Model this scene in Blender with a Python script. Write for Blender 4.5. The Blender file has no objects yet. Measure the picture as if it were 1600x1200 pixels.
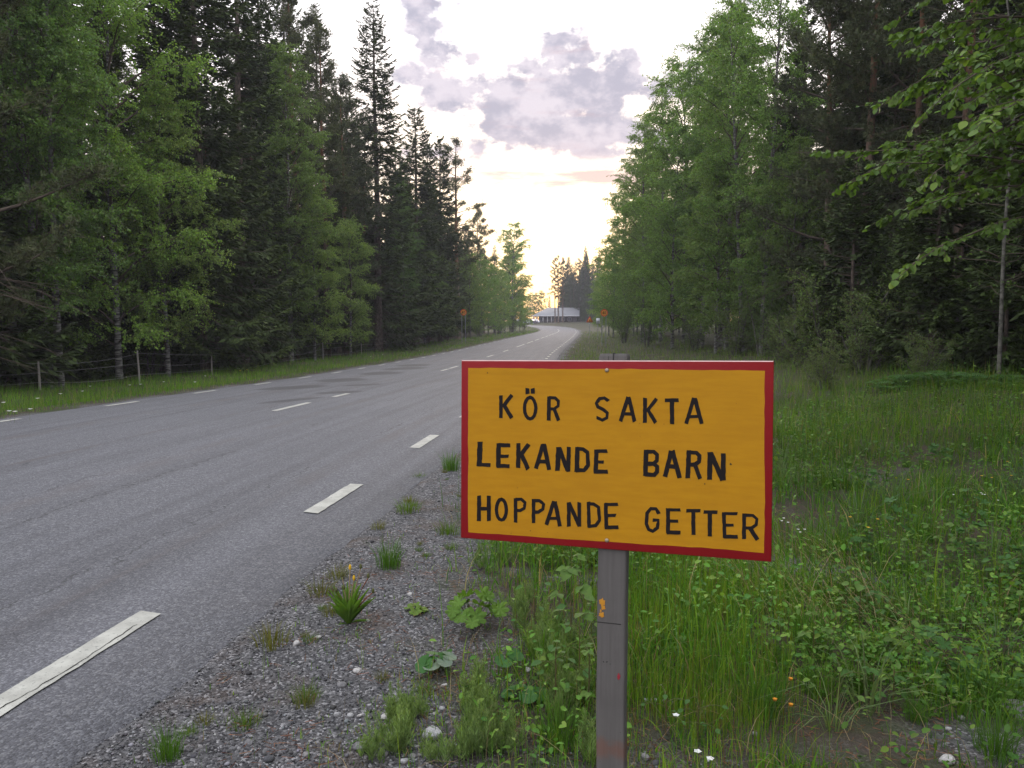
import bpy, math, random
import numpy as np
from mathutils import Vector, Matrix, Euler

C = bpy.context.scene.collection
R = math.radians
rng = np.random.default_rng(11)
random.seed(5)
scn = bpy.context.scene

# ------------------------------------------------------------------ camera
FPX, CAMH, PITCH = 1220.0, 1.42, math.atan(95 / 1220.0)
cam = bpy.data.cameras.new('camera')
cam.sensor_width = 36.0
cam.lens = 36.0 * FPX / 1600.0
cam.clip_start, cam.clip_end = 0.05, 3000
camo = bpy.data.objects.new('camera', cam)
camo.location = (0, 0, CAMH)
camo.rotation_euler = (R(90) - PITCH, 0, 0)
C.objects.link(camo)
scn.camera = camo

# ------------------------------------------------------------------ render / exposure
scn.view_settings.view_transform = 'Standard'
scn.view_settings.look = 'None'
scn.view_settings.gamma = 1
scn.view_settings.use_curve_mapping = False
scn.view_settings.exposure = 1.20
scn.render.engine = 'CYCLES'
cy = scn.cycles
cy.max_bounces, cy.diffuse_bounces, cy.glossy_bounces = 5, 3, 2
cy.transmission_bounces, cy.transparent_max_bounces, cy.volume_bounces = 3, 4, 1
cy.caustics_reflective = cy.caustics_refractive = False
cy.sample_clamp_indirect = 6

# ------------------------------------------------------------------ node helpers
def nn(nt, t, ins=None, **props):
    n = nt.nodes.new(t)
    for k, v in props.items(): setattr(n, k, v)
    for k, v in (ins or {}).items():
        s = n.inputs[k]
        if isinstance(v, bpy.types.NodeSocket): nt.links.new(v, s)
        elif hasattr(s.default_value, '__len__') and not hasattr(v, '__len__'): s.default_value = [v] * len(s.default_value)
        elif s.type == 'RGBA' and len(v) == 3: s.default_value = (*v, 1)
        else: s.default_value = v
    return n
def mth(nt, op, a, b=0.0, c=0.0, clamp=False):
    n = nn(nt, 'ShaderNodeMath', {0: a, 1: b, 2: c}, operation=op); n.use_clamp = clamp
    return n.outputs[0]
def mixc(nt, f, a, b, mode='MIX'):
    n = nt.nodes.new('ShaderNodeMix'); n.data_type = 'RGBA'; n.blend_type = mode
    for i, v in ((0, f), (6, a), (7, b)):
        if isinstance(v, bpy.types.NodeSocket): nt.links.new(v, n.inputs[i])
        elif i == 0: n.inputs[0].default_value = v
        else: n.inputs[i].default_value = (*v[:3], 1)
    return n.outputs[2]
def smooth(nt, v, a, b, lo=0.0, hi=1.0):
    return nn(nt, 'ShaderNodeMapRange', {0: v, 1: a, 2: b, 3: lo, 4: hi}, interpolation_type='SMOOTHSTEP').outputs[0]
def ramp(nt, v, stops):
    n = nn(nt, 'ShaderNodeValToRGB', {0: v}); cr = n.color_ramp
    while len(cr.elements) < len(stops): cr.elements.new(0.5)
    for e, (p, c) in zip(cr.elements, stops): e.position = p; e.color = (*c, 1)
    return n.outputs[0]
def noise(nt, vec, scale, detail=4, rough=0.55, dims='3D'):
    return nn(nt, 'ShaderNodeTexNoise', {'Vector': vec, 'Scale': scale, 'Detail': detail, 'Roughness': rough}, noise_dimensions=dims).outputs[0]

# ------------------------------------------------------------------ sky
SUN_EL, SUN_AZ = R(7.0), R(4.0)
world = bpy.data.worlds.new('World'); scn.world = world
world.use_nodes = True
nt = world.node_tree; nt.nodes.clear()
tc = nn(nt, 'ShaderNodeTexCoord')
sep = nn(nt, 'ShaderNodeSeparateXYZ', {0: tc.outputs['Generated']})
X, Y, Z = sep.outputs
el = mth(nt, 'MULTIPLY', mth(nt, 'ARCSINE', Z), 180 / math.pi)           # degrees above the horizon
az = mth(nt, 'MULTIPLY', mth(nt, 'ARCTAN2', X, Y), 180 / math.pi)        # degrees, 0 = down the road
sky = nn(nt, 'ShaderNodeTexSky', sky_type='NISHITA', sun_disc=False, sun_elevation=SUN_EL, sun_rotation=SUN_AZ,
         altitude=100, air_density=1.0, dust_density=2.0, ozone_density=1.0)
elf = mth(nt, 'DIVIDE', el, 90.0, clamp=True)
warm = ramp(nt, elf, [(0.0, (0.27, 0.180, 0.155)), (0.04, (0.36, 0.285, 0.24)), (0.085, (0.48, 0.425, 0.37)),
                      (0.17, (0.66, 0.61, 0.60)), (0.30, (0.95, 0.95, 1.0)), (0.6, (1.18, 1.22, 1.32)), (1.0, (1.15, 1.22, 1.36))])
cool = ramp(nt, elf, [(0.0, (0.78, 0.72, 0.80)), (0.10, (0.92, 0.88, 0.98)), (0.30, (1.08, 1.10, 1.22)),
                      (0.6, (1.18, 1.22, 1.32)), (1.0, (1.15, 1.22, 1.36))])
base = mixc(nt, smooth(nt, Y, -0.5, 0.9), cool, warm)
base = mixc(nt, 1.0, base, nn(nt, 'ShaderNodeVectorMath', {0: sky.outputs[0], 'Scale': 0.015}, operation='SCALE').outputs[0], 'ADD')
# clouds: broken cumulus over the road with flat bars below it, and looser ones round the rest of the sky
cv = nn(nt, 'ShaderNodeCombineXYZ', {0: mth(nt, 'MULTIPLY', az, 0.10), 1: mth(nt, 'MULTIPLY', el, 0.145), 2: 3.7}).outputs[0]
n1 = noise(nt, cv, 2.7, 10, 0.60)
sv = nn(nt, 'ShaderNodeCombineXYZ', {0: mth(nt, 'MULTIPLY', az, 0.05), 1: mth(nt, 'MULTIPLY', el, 0.45), 2: 8.1}).outputs[0]
n2 = noise(nt, sv, 1.4, 6, 0.5)
def lump(a0, sa, e0, se, amp):
    da = mth(nt, 'DIVIDE', mth(nt, 'SUBTRACT', az, a0), sa); de = mth(nt, 'DIVIDE', mth(nt, 'SUBTRACT', el, e0), se)
    q = mth(nt, 'ADD', mth(nt, 'MULTIPLY', da, da), mth(nt, 'MULTIPLY', de, de))
    return mth(nt, 'MULTIPLY', mth(nt, 'EXPONENT', mth(nt, 'MULTIPLY', q, -1.0)), amp)
bias = lump(3.8, 9.0, 14.9, 3.6, 0.29)
for a in ((-6.8, 3.0, 19.6, 2.4, 0.24), (-2.5, 3.5, 15.6, 2.4, 0.10), (5.5, 4.5, 17.6, 2.6, 0.12), (6, 8, 13.0, 1.3, 0.10), (-28, 9, 24, 5, 0.16), (34, 10, 22, 4, 0.16), (70, 16, 26, 6, 0.15),
          (-75, 18, 24, 6, 0.15), (150, 25, 25, 6, 0.15), (-140, 25, 30, 7, 0.15)):
    bias = mth(nt, 'ADD', bias, lump(*a))
m1 = smooth(nt, mth(nt, 'ADD', n1, bias), 0.57, 0.74)
m1 = mth(nt, 'MULTIPLY', m1, smooth(nt, el, 10.4, 12.0))
n2b = noise(nt, nn(nt, 'ShaderNodeCombineXYZ', {0: mth(nt, 'MULTIPLY', az, 0.16), 1: mth(nt, 'MULTIPLY', el, 0.9), 2: 5.3}).outputs[0], 1.6, 8, 0.62)
m2 = smooth(nt, mth(nt, 'ADD', n2b, lump(6, 12, 10.3, 1.0, 0.36)), 0.52, 0.94)
m3 = smooth(nt, mth(nt, 'ADD', n2, lump(2, 9, 3.0, 0.7, 0.12)), 0.62, 0.76)
shade = noise(nt, cv, 4.2, 7, 0.6)
ccol = mixc(nt, smooth(nt, shade, 0.36, 0.62), (0.200, 0.197, 0.250), (0.345, 0.318, 0.36))
ccol = mixc(nt, smooth(nt, el, 10.5, 14.5, 0.5, 0.0), ccol, (0.29, 0.245, 0.285))
col = mixc(nt, mth(nt, 'MULTIPLY', m1, 0.94), base, ccol)
col = mixc(nt, mth(nt, 'MULTIPLY', m2, 0.85), col, (0.34, 0.235, 0.240))
col = mixc(nt, mth(nt, 'MULTIPLY', m3, 0.35), col, (0.30, 0.20, 0.20))
col = mixc(nt, smooth(nt, el, -4.0, -0.5), (0.05, 0.06, 0.04), col)
WORLD_STRENGTH = 1.0
bg = nn(nt, 'ShaderNodeBackground', {0: col, 1: WORLD_STRENGTH})
nt.links.new(bg.outputs[0], nn(nt, 'ShaderNodeOutputWorld').inputs[0])

sun = bpy.data.lights.new('sun', 'SUN'); sun.energy = 0.5; sun.angle = R(20); sun.color = (1.0, 0.80, 0.62)
suno = bpy.data.objects.new('sun', sun); C.objects.link(suno)
suno.rotation_euler = Vector((-math.sin(SUN_AZ) * math.cos(R(12)), -math.cos(SUN_AZ) * math.cos(R(12)), -math.sin(R(12)))).to_track_quat('-Z', 'Y').to_euler()

# ------------------------------------------------------------------ numpy helpers
def vnoise(x, y, seed=0):
    xi, yi = np.floor(x).astype(np.int64), np.floor(y).astype(np.int64)
    xf, yf = x - xi, y - yi
    def h(i, j):
        n = (i * 374761393 + j * 668265263 + seed * 1274126177) & 0x7fffffff
        n = ((n ^ (n >> 13)) * 1274126177) & 0x7fffffff
        return ((n ^ (n >> 16)) & 0xffff) / 65535.0
    u, v = xf * xf * (3 - 2 * xf), yf * yf * (3 - 2 * yf)
    return (h(xi, yi) * (1 - u) + h(xi + 1, yi) * u) * (1 - v) + (h(xi, yi + 1) * (1 - u) + h(xi + 1, yi + 1) * u) * v
def fbm(x, y, seed=0, o=4):
    s, a, t = 0, 0.5, 0
    for k in range(o):
        s = s + a * vnoise(x * 2 ** k, y * 2 ** k, seed + k); t += a; a *= 0.5
    return s / t
def sstep(v, a, b):
    t = np.clip((v - a) / (b - a), 0, 1); return t * t * (3 - 2 * t)
def nrm(v): return v / np.maximum(np.linalg.norm(v, axis=-1, keepdims=True), 1e-9)

# ------------------------------------------------------------------ the road's course
CP = np.array([(-12.2, -50, 0), (-8.4, -20, 0), (-5.62, 0, 0), (-4.72, 6.7, 0), (-4.15, 11.4, -0.02), (-2.58, 27, -0.26), (-0.65, 50.6, -0.45), (2.8, 83, -0.28),
               (6.2, 118, -0.2), (8.6, 145, -0.12), (9.6, 164, 0.12), (8.8, 178, 0.5), (4.5, 190, 0.85), (-4, 198, 1.0), (-22, 204, 1.05), (-60, 210, 1.05), (-140, 214, 1.05)])
def catmull(P, n=14):
    Q = []
    for i in range(len(P) - 1):
        p0, p1, p2, p3 = P[max(i - 1, 0)], P[i], P[i + 1], P[min(i + 2, len(P) - 1)]
        m1 = (p2 - p0) * np.linalg.norm(p2 - p1) / (np.linalg.norm(p2 - p1) + np.linalg.norm(p1 - p0) + 1e-9) if i > 0 else (p2 - p1)
        m2 = (p3 - p1) * np.linalg.norm(p2 - p1) / (np.linalg.norm(p3 - p2) + np.linalg.norm(p2 - p1) + 1e-9) if i < len(P) - 2 else (p2 - p1)
        t = np.linspace(0, 1, n, endpoint=False)[:, None]
        Q.append((2 * t**3 - 3 * t**2 + 1) * p1 + (t**3 - 2 * t**2 + t) * m1 + (-2 * t**3 + 3 * t**2) * p2 + (t**3 - t**2) * m2)
    Q.append(P[-1:]); return np.concatenate(Q)
RC = catmull(CP)
RS = np.concatenate([[0], np.cumsum(np.linalg.norm(np.diff(RC[:, :2], axis=0), axis=1))])
def road_at(s):
    return np.stack([np.interp(s, RS, RC[:, k]) for k in range(3)], -1)
def road_frame(s):
    p = road_at(s); t = road_at(s + 0.5) - road_at(s - 0.5); t[..., 2] = 0; t = nrm(t)
    return p, t, np.stack([t[..., 1], -t[..., 0], 0 * t[..., 0]], -1)     # right-hand side vector
def road_coords(x, y):
    """signed offset from the centre line (right positive), distance along it, road height there"""
    x, y = np.asarray(x, float), np.asarray(y, float)
    sh = x.shape; x, y = x.ravel(), y.ravel()
    off, ss, zz = np.empty_like(x), np.empty_like(x), np.empty_like(x)
    A, B = RC[:-1], RC[1:]; D = B - A; L2 = (D[:, :2] ** 2).sum(1)
    for i in range(0, len(x), 20000):
        px, py = x[i:i + 20000, None], y[i:i + 20000, None]
        t = np.clip(((px - A[:, 0]) * D[:, 0] + (py - A[:, 1]) * D[:, 1]) / L2, 0, 1)
        dx, dy = px - A[:, 0] - t * D[:, 0], py - A[:, 1] - t * D[:, 1]
        d2 = dx * dx + dy * dy; k = d2.argmin(1); r = np.arange(len(k))
        tk = t[r, k]; dk = np.sqrt(d2[r, k])
        side = np.sign(D[k, 1] * dx[r, k] - D[k, 0] * dy[r, k])
        off[i:i + 20000] = dk * side
        ss[i:i + 20000] = RS[k] + tk * np.sqrt(L2[k]); zz[i:i + 20000] = A[k, 2] + tk * D[k, 2]
    return off.reshape(sh), ss.reshape(sh), zz.reshape(sh)
def crown(off): return -0.00175 * np.asarray(off) ** 2
def edge_r(s): return 3.82 + 0.10 * (fbm(s * 0.9, s * 0, 3) - 0.5) + 0.07 * (fbm(s * 5, s * 0, 4) - 0.5)
def edge_l(s): return -3.72 - 0.12 * (fbm(s * 0.8, s * 0, 7) - 0.5)
def gravel_w(y): return 0.32 + 0.78 * (1 - sstep(np.asarray(y, float), 2.5, 8.5))
def ground_z(x, y):
    x, y = np.asarray(x, float), np.asarray(y, float)
    off, s, zr = road_coords(x, y)
    a = np.abs(off)
    z = zr + crown(np.clip(off, -3.8, 3.8))
    far = sstep(a, 3.8, 5.4)
    rgt = off > 0
    prof_r = -0.07 * sstep(a, 3.8, 6.2) - 0.08 * sstep(a, 6.2, 7.6) + 0.62 * sstep(a, 7.8, 12.5) + 0.45 * sstep(a, 13, 40)
    prof_l = -0.16 * sstep(a, 4.0, 6.5) - 0.05 * sstep(a, 8, 10) + 0.5 * sstep(a, 16, 60)
    z = z + np.where(rgt, prof_r, prof_l)
    z = z + far * (0.24 * (fbm(x * 0.55, y * 0.55, 21) - 0.5) + 0.07 * (fbm(x * 1.7, y * 1.7, 22) - 0.5)) * np.clip((a - 3.6) / 3, 0.25, 1)
    z = z + sstep(a, 3.8, 4.2) * 0.022 * (fbm(x * 9, y * 9, 23) - 0.5)
    return z - 0.045 * (1 - sstep(a, 3.62, 3.86))           # under the asphalt sheet
def gz(x, y): return float(ground_z(np.array([x]), np.array([y]))[0])
def surf_z(x, y):
    a = np.abs(road_coords(x, y)[0]); return ground_z(x, y) + 0.045 * (1 - sstep(a, 3.62, 3.86))
def at(u, v):
    """where the ray through a point of the 1600 x 1200 photograph meets the ground"""
    dx, dy = (u - 800) / FPX, (600 - v) / FPX
    d = np.array([dx, math.cos(PITCH) + dy * math.sin(PITCH), -math.sin(PITCH) + dy * math.cos(PITCH)])
    ts = np.concatenate([np.arange(1.2, 30, 0.03), np.arange(30, 320, 0.5)])
    g = CAMH + ts * d[2] - surf_z(ts * d[0], ts * d[1])
    k = int(np.argmax(g < 0)) if (g < 0).any() else len(ts) - 1
    t = ts[k]; return (t * d[0], t * d[1], gz(t * d[0], t * d[1]))
def col_at(u, depth):
    x = (u - 800) / FPX * depth; return x, depth, gz(x, depth)

# ------------------------------------------------------------------ mesh buffer
class Buf:
    def __init__(s): s.v, s.f, s.c, s.m, s.n = [], [], [], [], 0
    def add(s, V, F, col=(1, 1, 1), mat=0):
        V = np.asarray(V, float).reshape(-1, 3); F = np.asarray(F, np.int64)
        s.v.append(V); s.f.append(F + s.n); s.n += len(V)
        col = np.asarray(col, float)
        s.c.append(np.broadcast_to(col, (len(F), 3)) if col.ndim == 1 else col)
        s.m.append(np.full(len(F), mat, np.int32))
    def mesh(s, name, mats, smooth=False):
        me = bpy.data.meshes.new(name)
        V = np.concatenate(s.v); me.vertices.add(len(V)); me.vertices.foreach_set('co', V.astype(np.float32).ravel())
        loops = np.concatenate([f.ravel() for f in s.f]); tot = np.concatenate([np.full(len(f), f.shape[1], np.int32) for f in s.f])
        me.loops.add(len(loops)); me.loops.foreach_set('vertex_index', loops.astype(np.int32))
        me.polygons.add(len(tot)); me.polygons.foreach_set('loop_start', np.concatenate([[0], np.cumsum(tot)[:-1]]).astype(np.int32))
        me.polygons.foreach_set('material_index', np.concatenate(s.m))
        if smooth: me.polygons.foreach_set('use_smooth', np.ones(len(tot), bool))
        a = me.attributes.new('col', 'FLOAT_COLOR', 'FACE')
        c = np.concatenate(s.c); a.data.foreach_set('color', np.concatenate([c, np.ones((len(c), 1))], 1).astype(np.float32).ravel())
        for m in mats: me.materials.append(m)
        me.update(); me.validate(); return me
def link(name, me, parent=None, loc=None, rot=None, scale=None):
    o = bpy.data.objects.new(name, me); C.objects.link(o)
    if parent is not None: o.parent = parent
    if loc is not None: o.location = loc
    if rot is not None: o.rotation_euler = rot
    if scale is not None: o.scale = scale if hasattr(scale, '__len__') else (scale,) * 3
    return o
def tag(o, label=None, cat=None, group=None, kind=None):
    if label: o['label'] = label
    if cat: o['category'] = cat
    if group: o['group'] = group
    if kind: o['kind'] = kind
    return o
def thing(name, label, cat, loc=(0, 0, 0), rot=(0, 0, 0), group=None, scale=1.0):
    o = link(name, None, None, loc, rot, scale); o.empty_display_size = 0.1
    return tag(o, label, cat, group)
def copy_thing(o, label, group=None):
    c = o.copy(); C.objects.link(c)
    for ch in list(o.children):
        d = ch.copy(); C.objects.link(d); d.parent = c
        for g in list(ch.children):
            e = g.copy(); C.objects.link(e); e.parent = d
    c['label'] = label
    if group: c['group'] = group
    return c

def frame(D):
    D = nrm(D); ref = np.where(np.abs(D[..., 2:3]) > 0.9, np.array([1.0, 0, 0]), np.array([0, 0, 1.0]))
    U = nrm(np.cross(D, ref)); return D, U, np.cross(U, D)
def tube(b, P, r, sides=6, col=(1, 1, 1), mat=0, cap=False):
    P = np.asarray(P, float); r = np.broadcast_to(np.asarray(r, float), (len(P),))
    T = np.gradient(P, axis=0); _, U, W = frame(T)
    a = np.arange(sides) * 2 * math.pi / sides
    V = P[:, None] + r[:, None, None] * (np.cos(a)[None, :, None] * U[:, None] + np.sin(a)[None, :, None] * W[:, None])
    i = np.arange(len(P) - 1)[:, None] * sides; j = np.arange(sides)[None]; k = (j + 1) % sides
    F = np.stack([i + j, i + k, i + sides + k, i + sides + j], -1).reshape(-1, 4)
    b.add(V, F, col, mat)
    if cap: b.add(V[-1], [list(range(sides))], col, mat)
def prisms(b, A, B, ra, rb, col=(1, 1, 1), mat=0):
    n = len(A)
    if n == 0: return
    _, U, W = frame(B - A)
    ra, rb = np.broadcast_to(ra, (n,)), np.broadcast_to(rb, (n,))
    V = np.empty((n, 6, 3))
    for k in range(3):
        q = math.cos(k * 2.0944) * U + math.sin(k * 2.0944) * W
        V[:, k] = A + q * ra[:, None]; V[:, 3 + k] = B + q * rb[:, None]
    base = np.arange(n)[:, None, None] * 6
    F = (base + np.array([[0, 1, 4, 3], [1, 2, 5, 4], [2, 0, 3, 5]])[None]).reshape(-1, 4)
    b.add(V, F, col if np.ndim(col) == 1 else np.repeat(col, 3, 0), mat)
def leaves(b, P, D, Nv, L, W, col, mat=0, fold=0.18, hexa=False):
    n = len(P); D = nrm(D); S = nrm(np.cross(D, Nv)); Nv = np.cross(S, D)
    L = np.broadcast_to(L, (n,))[:, None]; W = np.broadcast_to(W, (n,))[:, None]
    if not hexa:
        V = np.stack([P, P + .42 * L * D + .5 * W * S + fold * W * Nv, P + L * D, P + .42 * L * D - .5 * W * S + fold * W * Nv], 1)
        F = np.arange(n)[:, None] * 4 + np.array([[0, 1, 2, 3]])
        b.add(V, F, col, mat)
    else:
        f = fold * W * Nv
        V = np.stack([P, P + .22 * L * D + .42 * W * S + f, P + .62 * L * D + .44 * W * S + f, P + L * D - .1 * L * Nv,
                      P + .62 * L * D - .44 * W * S + f, P + .22 * L * D - .42 * W * S + f], 1)
        F = (np.arange(n)[:, None, None] * 6 + np.array([[0, 1, 2, 3], [0, 3, 4, 5]])[None]).reshape(-1, 4)
        b.add(V, F, np.repeat(np.broadcast_to(col, (n, 3)), 2, 0), mat)
def blades(b, P, azm, H, lean, W, col, mat=0, segs=3, curl=1.0):
    n = len(P); ca, sa = np.cos(azm), np.sin(azm)
    dirv = np.stack([ca, sa, 0 * ca], -1)
    ta = azm + rng.uniform(0.4, 2.7, n); side = np.stack([np.cos(ta), np.sin(ta), 0 * ta], -1)
    ts = np.linspace(0, 1, segs + 1); V = np.empty((n, 2 * segs + 1, 3))
    for k, t in enumerate(ts):
        p = P + dirv * (lean * H * t ** (1 + curl))[:, None]; p = p.copy(); p[:, 2] += H * (t - 0.42 * np.clip(lean, 0, 1.3) * t ** 2.5)
        if k < segs:
            w = (W * (1 - 0.75 * t ** 1.5) * .5)[:, None] * side; V[:, 2 * k] = p - w; V[:, 2 * k + 1] = p + w
        else: V[:, 2 * segs] = p
    i = np.arange(n)[:, None, None] * (2 * segs + 1)
    if segs > 1:
        q = np.array([[2 * k, 2 * k + 1, 2 * k + 3, 2 * k + 2] for k in range(segs - 1)])
        b.add(V, (i + q[None]).reshape(-1, 4), np.repeat(col, segs - 1, 0) if np.ndim(col) > 1 else col, mat)
        b.v.append(np.zeros((0, 3))); m = len(V.reshape(-1, 3)); off0 = b.n - m
    else:
        b.add(V, np.zeros((0, 4), int), np.zeros((0, 3)), mat); off0 = b.n - len(V.reshape(-1, 3))
    T = (np.arange(n)[:, None] * (2 * segs + 1) + np.array([[2 * segs - 2, 2 * segs - 1, 2 * segs]])) + off0
    b.f.append(T); b.c.append(np.broadcast_to(col, (n, 3))); b.m.append(np.full(n, mat, np.int32))
def rdir(n):
    v = rng.normal(size=(n, 3)); return nrm(v)
def vary(col, n, amt=0.25, hue=0.12):
    c = np.asarray(col, float)[None] * (1 + rng.uniform(-amt, amt, (n, 1)))
    c = c * (1 + rng.uniform(-hue, hue, (n, 3))); return np.clip(c, 0.002, 1)
def box(b, lo, hi, col=(1, 1, 1), mat=0):
    x0, y0, z0 = lo; x1, y1, z1 = hi
    V = [(x0, y0, z0), (x1, y0, z0), (x1, y1, z0), (x0, y1, z0), (x0, y0, z1), (x1, y0, z1), (x1, y1, z1), (x0, y1, z1)]
    b.add(V, [[0, 3, 2, 1], [4, 5, 6, 7], [0, 1, 5, 4], [1, 2, 6, 5], [2, 3, 7, 6], [3, 0, 4, 7]], col, mat)

# ------------------------------------------------------------------ materials
def newmat(name):
    m = bpy.data.materials.new(name); m.use_nodes = True; nt = m.node_tree; nt.nodes.clear()
    out = nn(nt, 'ShaderNodeOutputMaterial'); return m, nt, out
def leaf_mat(name, trans=0.35, rough=0.5, spec=0.25, tint=(1.25, 1.35, 0.55), objvar=0.25):
    m, nt, out = newmat(name)
    a = nn(nt, 'ShaderNodeAttribute', attribute_name='col')
    oi = nn(nt, 'ShaderNodeObjectInfo')
    c = mixc(nt, 1.0, a.outputs['Color'], ramp(nt, oi.outputs['Random'], [(0, (1 - objvar, 1 - objvar * .8, 1 - objvar)), (0.5, (1, 1, 1)), (1, (1 + objvar, 1 + objvar * .9, 1.0))]), 'MULTIPLY')
    p = nn(nt, 'ShaderNodeBsdfPrincipled', {'Base Color': c, 'Roughness': rough, 'Specular IOR Level': spec})
    sh = p.outputs[0]
    if trans > 0:
        t = nn(nt, 'ShaderNodeBsdfTranslucent', {'Color': mixc(nt, 1.0, c, tint, 'MULTIPLY')})
        sh = nn(nt, 'ShaderNodeMixShader', {0: trans, 1: sh, 2: t.outputs[0]}).outputs[0]
    nt.links.new(sh, out.inputs[0]); return m
def plain(name, col, rough=0.6, spec=0.3, metal=0.0, bump=0.0, bscale=40.0, var=0.0, vscale=6.0):
    m, nt, out = newmat(name)
    tcx = nn(nt, 'ShaderNodeTexCoord').outputs['Object']
    c = col if len(col) == 4 else (*col, 1)
    p = nn(nt, 'ShaderNodeBsdfPrincipled', {'Base Color': c, 'Roughness': rough, 'Specular IOR Level': spec, 'Metallic': metal})
    if var:
        f = noise(nt, tcx, vscale, 6, 0.6)
        nt.links.new(mixc(nt, f, [x * (1 - var) for x in col[:3]], [min(1, x * (1 + var)) for x in col[:3]]), p.inputs['Base Color'])
    if bump:
        bn = nn(nt, 'ShaderNodeBump', {'Height': noise(nt, tcx, bscale, 5), 'Strength': bump, 'Distance': 0.01})
        nt.links.new(bn.outputs[0], p.inputs['Normal'])
    nt.links.new(p.outputs[0], out.inputs[0]); return m
def attr_mat(name, rough=0.85, spec=0.2, bump=0.0, bscale=60):
    m, nt, out = newmat(name)
    a = nn(nt, 'ShaderNodeAttribute', attribute_name='col')
    p = nn(nt, 'ShaderNodeBsdfPrincipled', {'Base Color': a.outputs['Color'], 'Roughness': rough, 'Specular IOR Level': spec})
    if bump:
        tcx = nn(nt, 'ShaderNodeTexCoord').outputs['Object']
        nt.links.new(nn(nt, 'ShaderNodeBump', {'Height': noise(nt, tcx, bscale, 6, 0.65), 'Strength': bump, 'Distance': 0.02}).outputs[0], p.inputs['Normal'])
        nt.links.new(mixc(nt, 1.0, a.outputs['Color'], ramp(nt, noise(nt, tcx, bscale * .6, 5), [(0.3, (.62, .62, .62)), (0.7, (1.25, 1.25, 1.25))]), 'MULTIPLY'), p.inputs['Base Color'])
    nt.links.new(p.outputs[0], out.inputs[0]); return m
def bark_mat(name, c0, c1, zs=1.0, scale=9, upper=None, uz=(6, 9), bump=0.6):
    m, nt, out = newmat(name)
    tcx = nn(nt, 'ShaderNodeTexCoord').outputs['Object']
    mp = nn(nt, 'ShaderNodeMapping', {'Vector': tcx, 'Scale': (1, 1, zs)}).outputs[0]
    f = noise(nt, mp, scale, 6, 0.65)
    c = mixc(nt, smooth(nt, f, 0.38, 0.62), c0, c1)
    if upper:
        z = nn(nt, 'ShaderNodeSeparateXYZ', {0: tcx}).outputs[2]
        c = mixc(nt, smooth(nt, mth(nt, 'ADD', z, mth(nt, 'MULTIPLY', f, 3.0)), *uz), c, mixc(nt, f, [x * .6 for x in upper], [x * 1.3 for x in upper]))
    p = nn(nt, 'ShaderNodeBsdfPrincipled', {'Base Color': c, 'Roughness': 0.9, 'Specular IOR Level': 0.15})
    nt.links.new(nn(nt, 'ShaderNodeBump', {'Height': f, 'Strength': bump, 'Distance': 0.03}).outputs[0], p.inputs['Normal'])
    nt.links.new(p.outputs[0], out.inputs[0]); return m
M = {}
M['birch_leaf'] = leaf_mat('birch_leaf', 0.42, 0.5, 0.14)
M['needle'] = leaf_mat('needle', 0.10, 0.65, 0.08, objvar=0.2)
M['grass'] = leaf_mat('grass_blade', 0.38, 0.6, 0.06, objvar=0.1)
M['herb'] = leaf_mat('herb_leaf', 0.34, 0.55, 0.10, objvar=0.12)
M['petal'] = leaf_mat('petal', 0.2, 0.5, 0.2, tint=(1, 1, 1), objvar=0.05)
M['spruce_bark'] = bark_mat('spruce_bark', (0.045, 0.035, 0.028), (0.12, 0.095, 0.075), 0.35, 14)
M['pine_bark'] = bark_mat('pine_bark', (0.05, 0.036, 0.028), (0.13, 0.095, 0.07), 0.3, 12, (0.12, 0.060, 0.032), (7, 11))
M['birch_bark'] = bark_mat('birch_bark', (0.03, 0.028, 0.026), (0.17, 0.165, 0.15), 5.0, 3.4, bump=0.2)
M['aspen_bark'] = bark_mat('aspen_bark', (0.045, 0.043, 0.036), (0.115, 0.11, 0.092), 1.5, 8)
M['twig'] = plain('twig', (0.07, 0.055, 0.042), 0.9, 0.1)
M['stone'] = attr_mat('stone', 0.85, 0.25, 0.5, 3.5)
M['gravel'] = attr_mat('gravel_stone', 0.9, 0.2)
# ------------------------------------------------------------------ ground sheet
def axis(lo, hi, c0, c1, fine, grow):
    a = list(np.arange(c0, c1 + 1e-6, fine)); d = fine; x = c1
    while x < hi: d *= grow; x += d; a.append(min(x, hi))
    d = fine; x = c0
    while x > lo: d *= grow; x -= d; a.insert(0, max(x, lo))
    return np.array(a)
gx, gy = axis(-210, 210, -2.2, 4.5, 0.07, 1.045), axis(-60, 400, 1.2, 7.5, 0.07, 1.035)
GX, GY = np.meshgrid(gx, gy); GZ = ground_z(GX.ravel(), GY.ravel()).reshape(GX.shape)
goff, gs, _ = road_coords(GX.ravel(), GY.ravel())
nx, ny = len(gx), len(gy)
b = Buf(); i = (np.arange(ny - 1)[:, None] * nx + np.arange(nx - 1)[None]).ravel()
b.add(np.stack([GX.ravel(), GY.ravel(), GZ.ravel()], -1), np.stack([i, i + 1, i + nx + 1, i + nx], -1))
m, nt, out = newmat('ground')
tcx = nn(nt, 'ShaderNodeTexCoord').outputs['Object']
ga = nn(nt, 'ShaderNodeAttribute', attribute_name='gravel_amount').outputs['Fac']
fa = nn(nt, 'ShaderNodeAttribute', attribute_name='forest_amount').outputs['Fac']
vor = nn(nt, 'ShaderNodeTexVoronoi', {'Vector': tcx, 'Scale': 95}); vor2 = nn(nt, 'ShaderNodeTexVoronoi', {'Vector': tcx, 'Scale': 42})
cell = nn(nt, 'ShaderNodeSeparateColor', {0: vor.outputs['Color']}).outputs[0]
g1 = ramp(nt, cell, [(0.0, (0.026, 0.026, 0.028)), (0.45, (0.062, 0.060, 0.061)), (0.8, (0.11, 0.107, 0.108)), (1.0, (0.26, 0.25, 0.25))])
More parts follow.
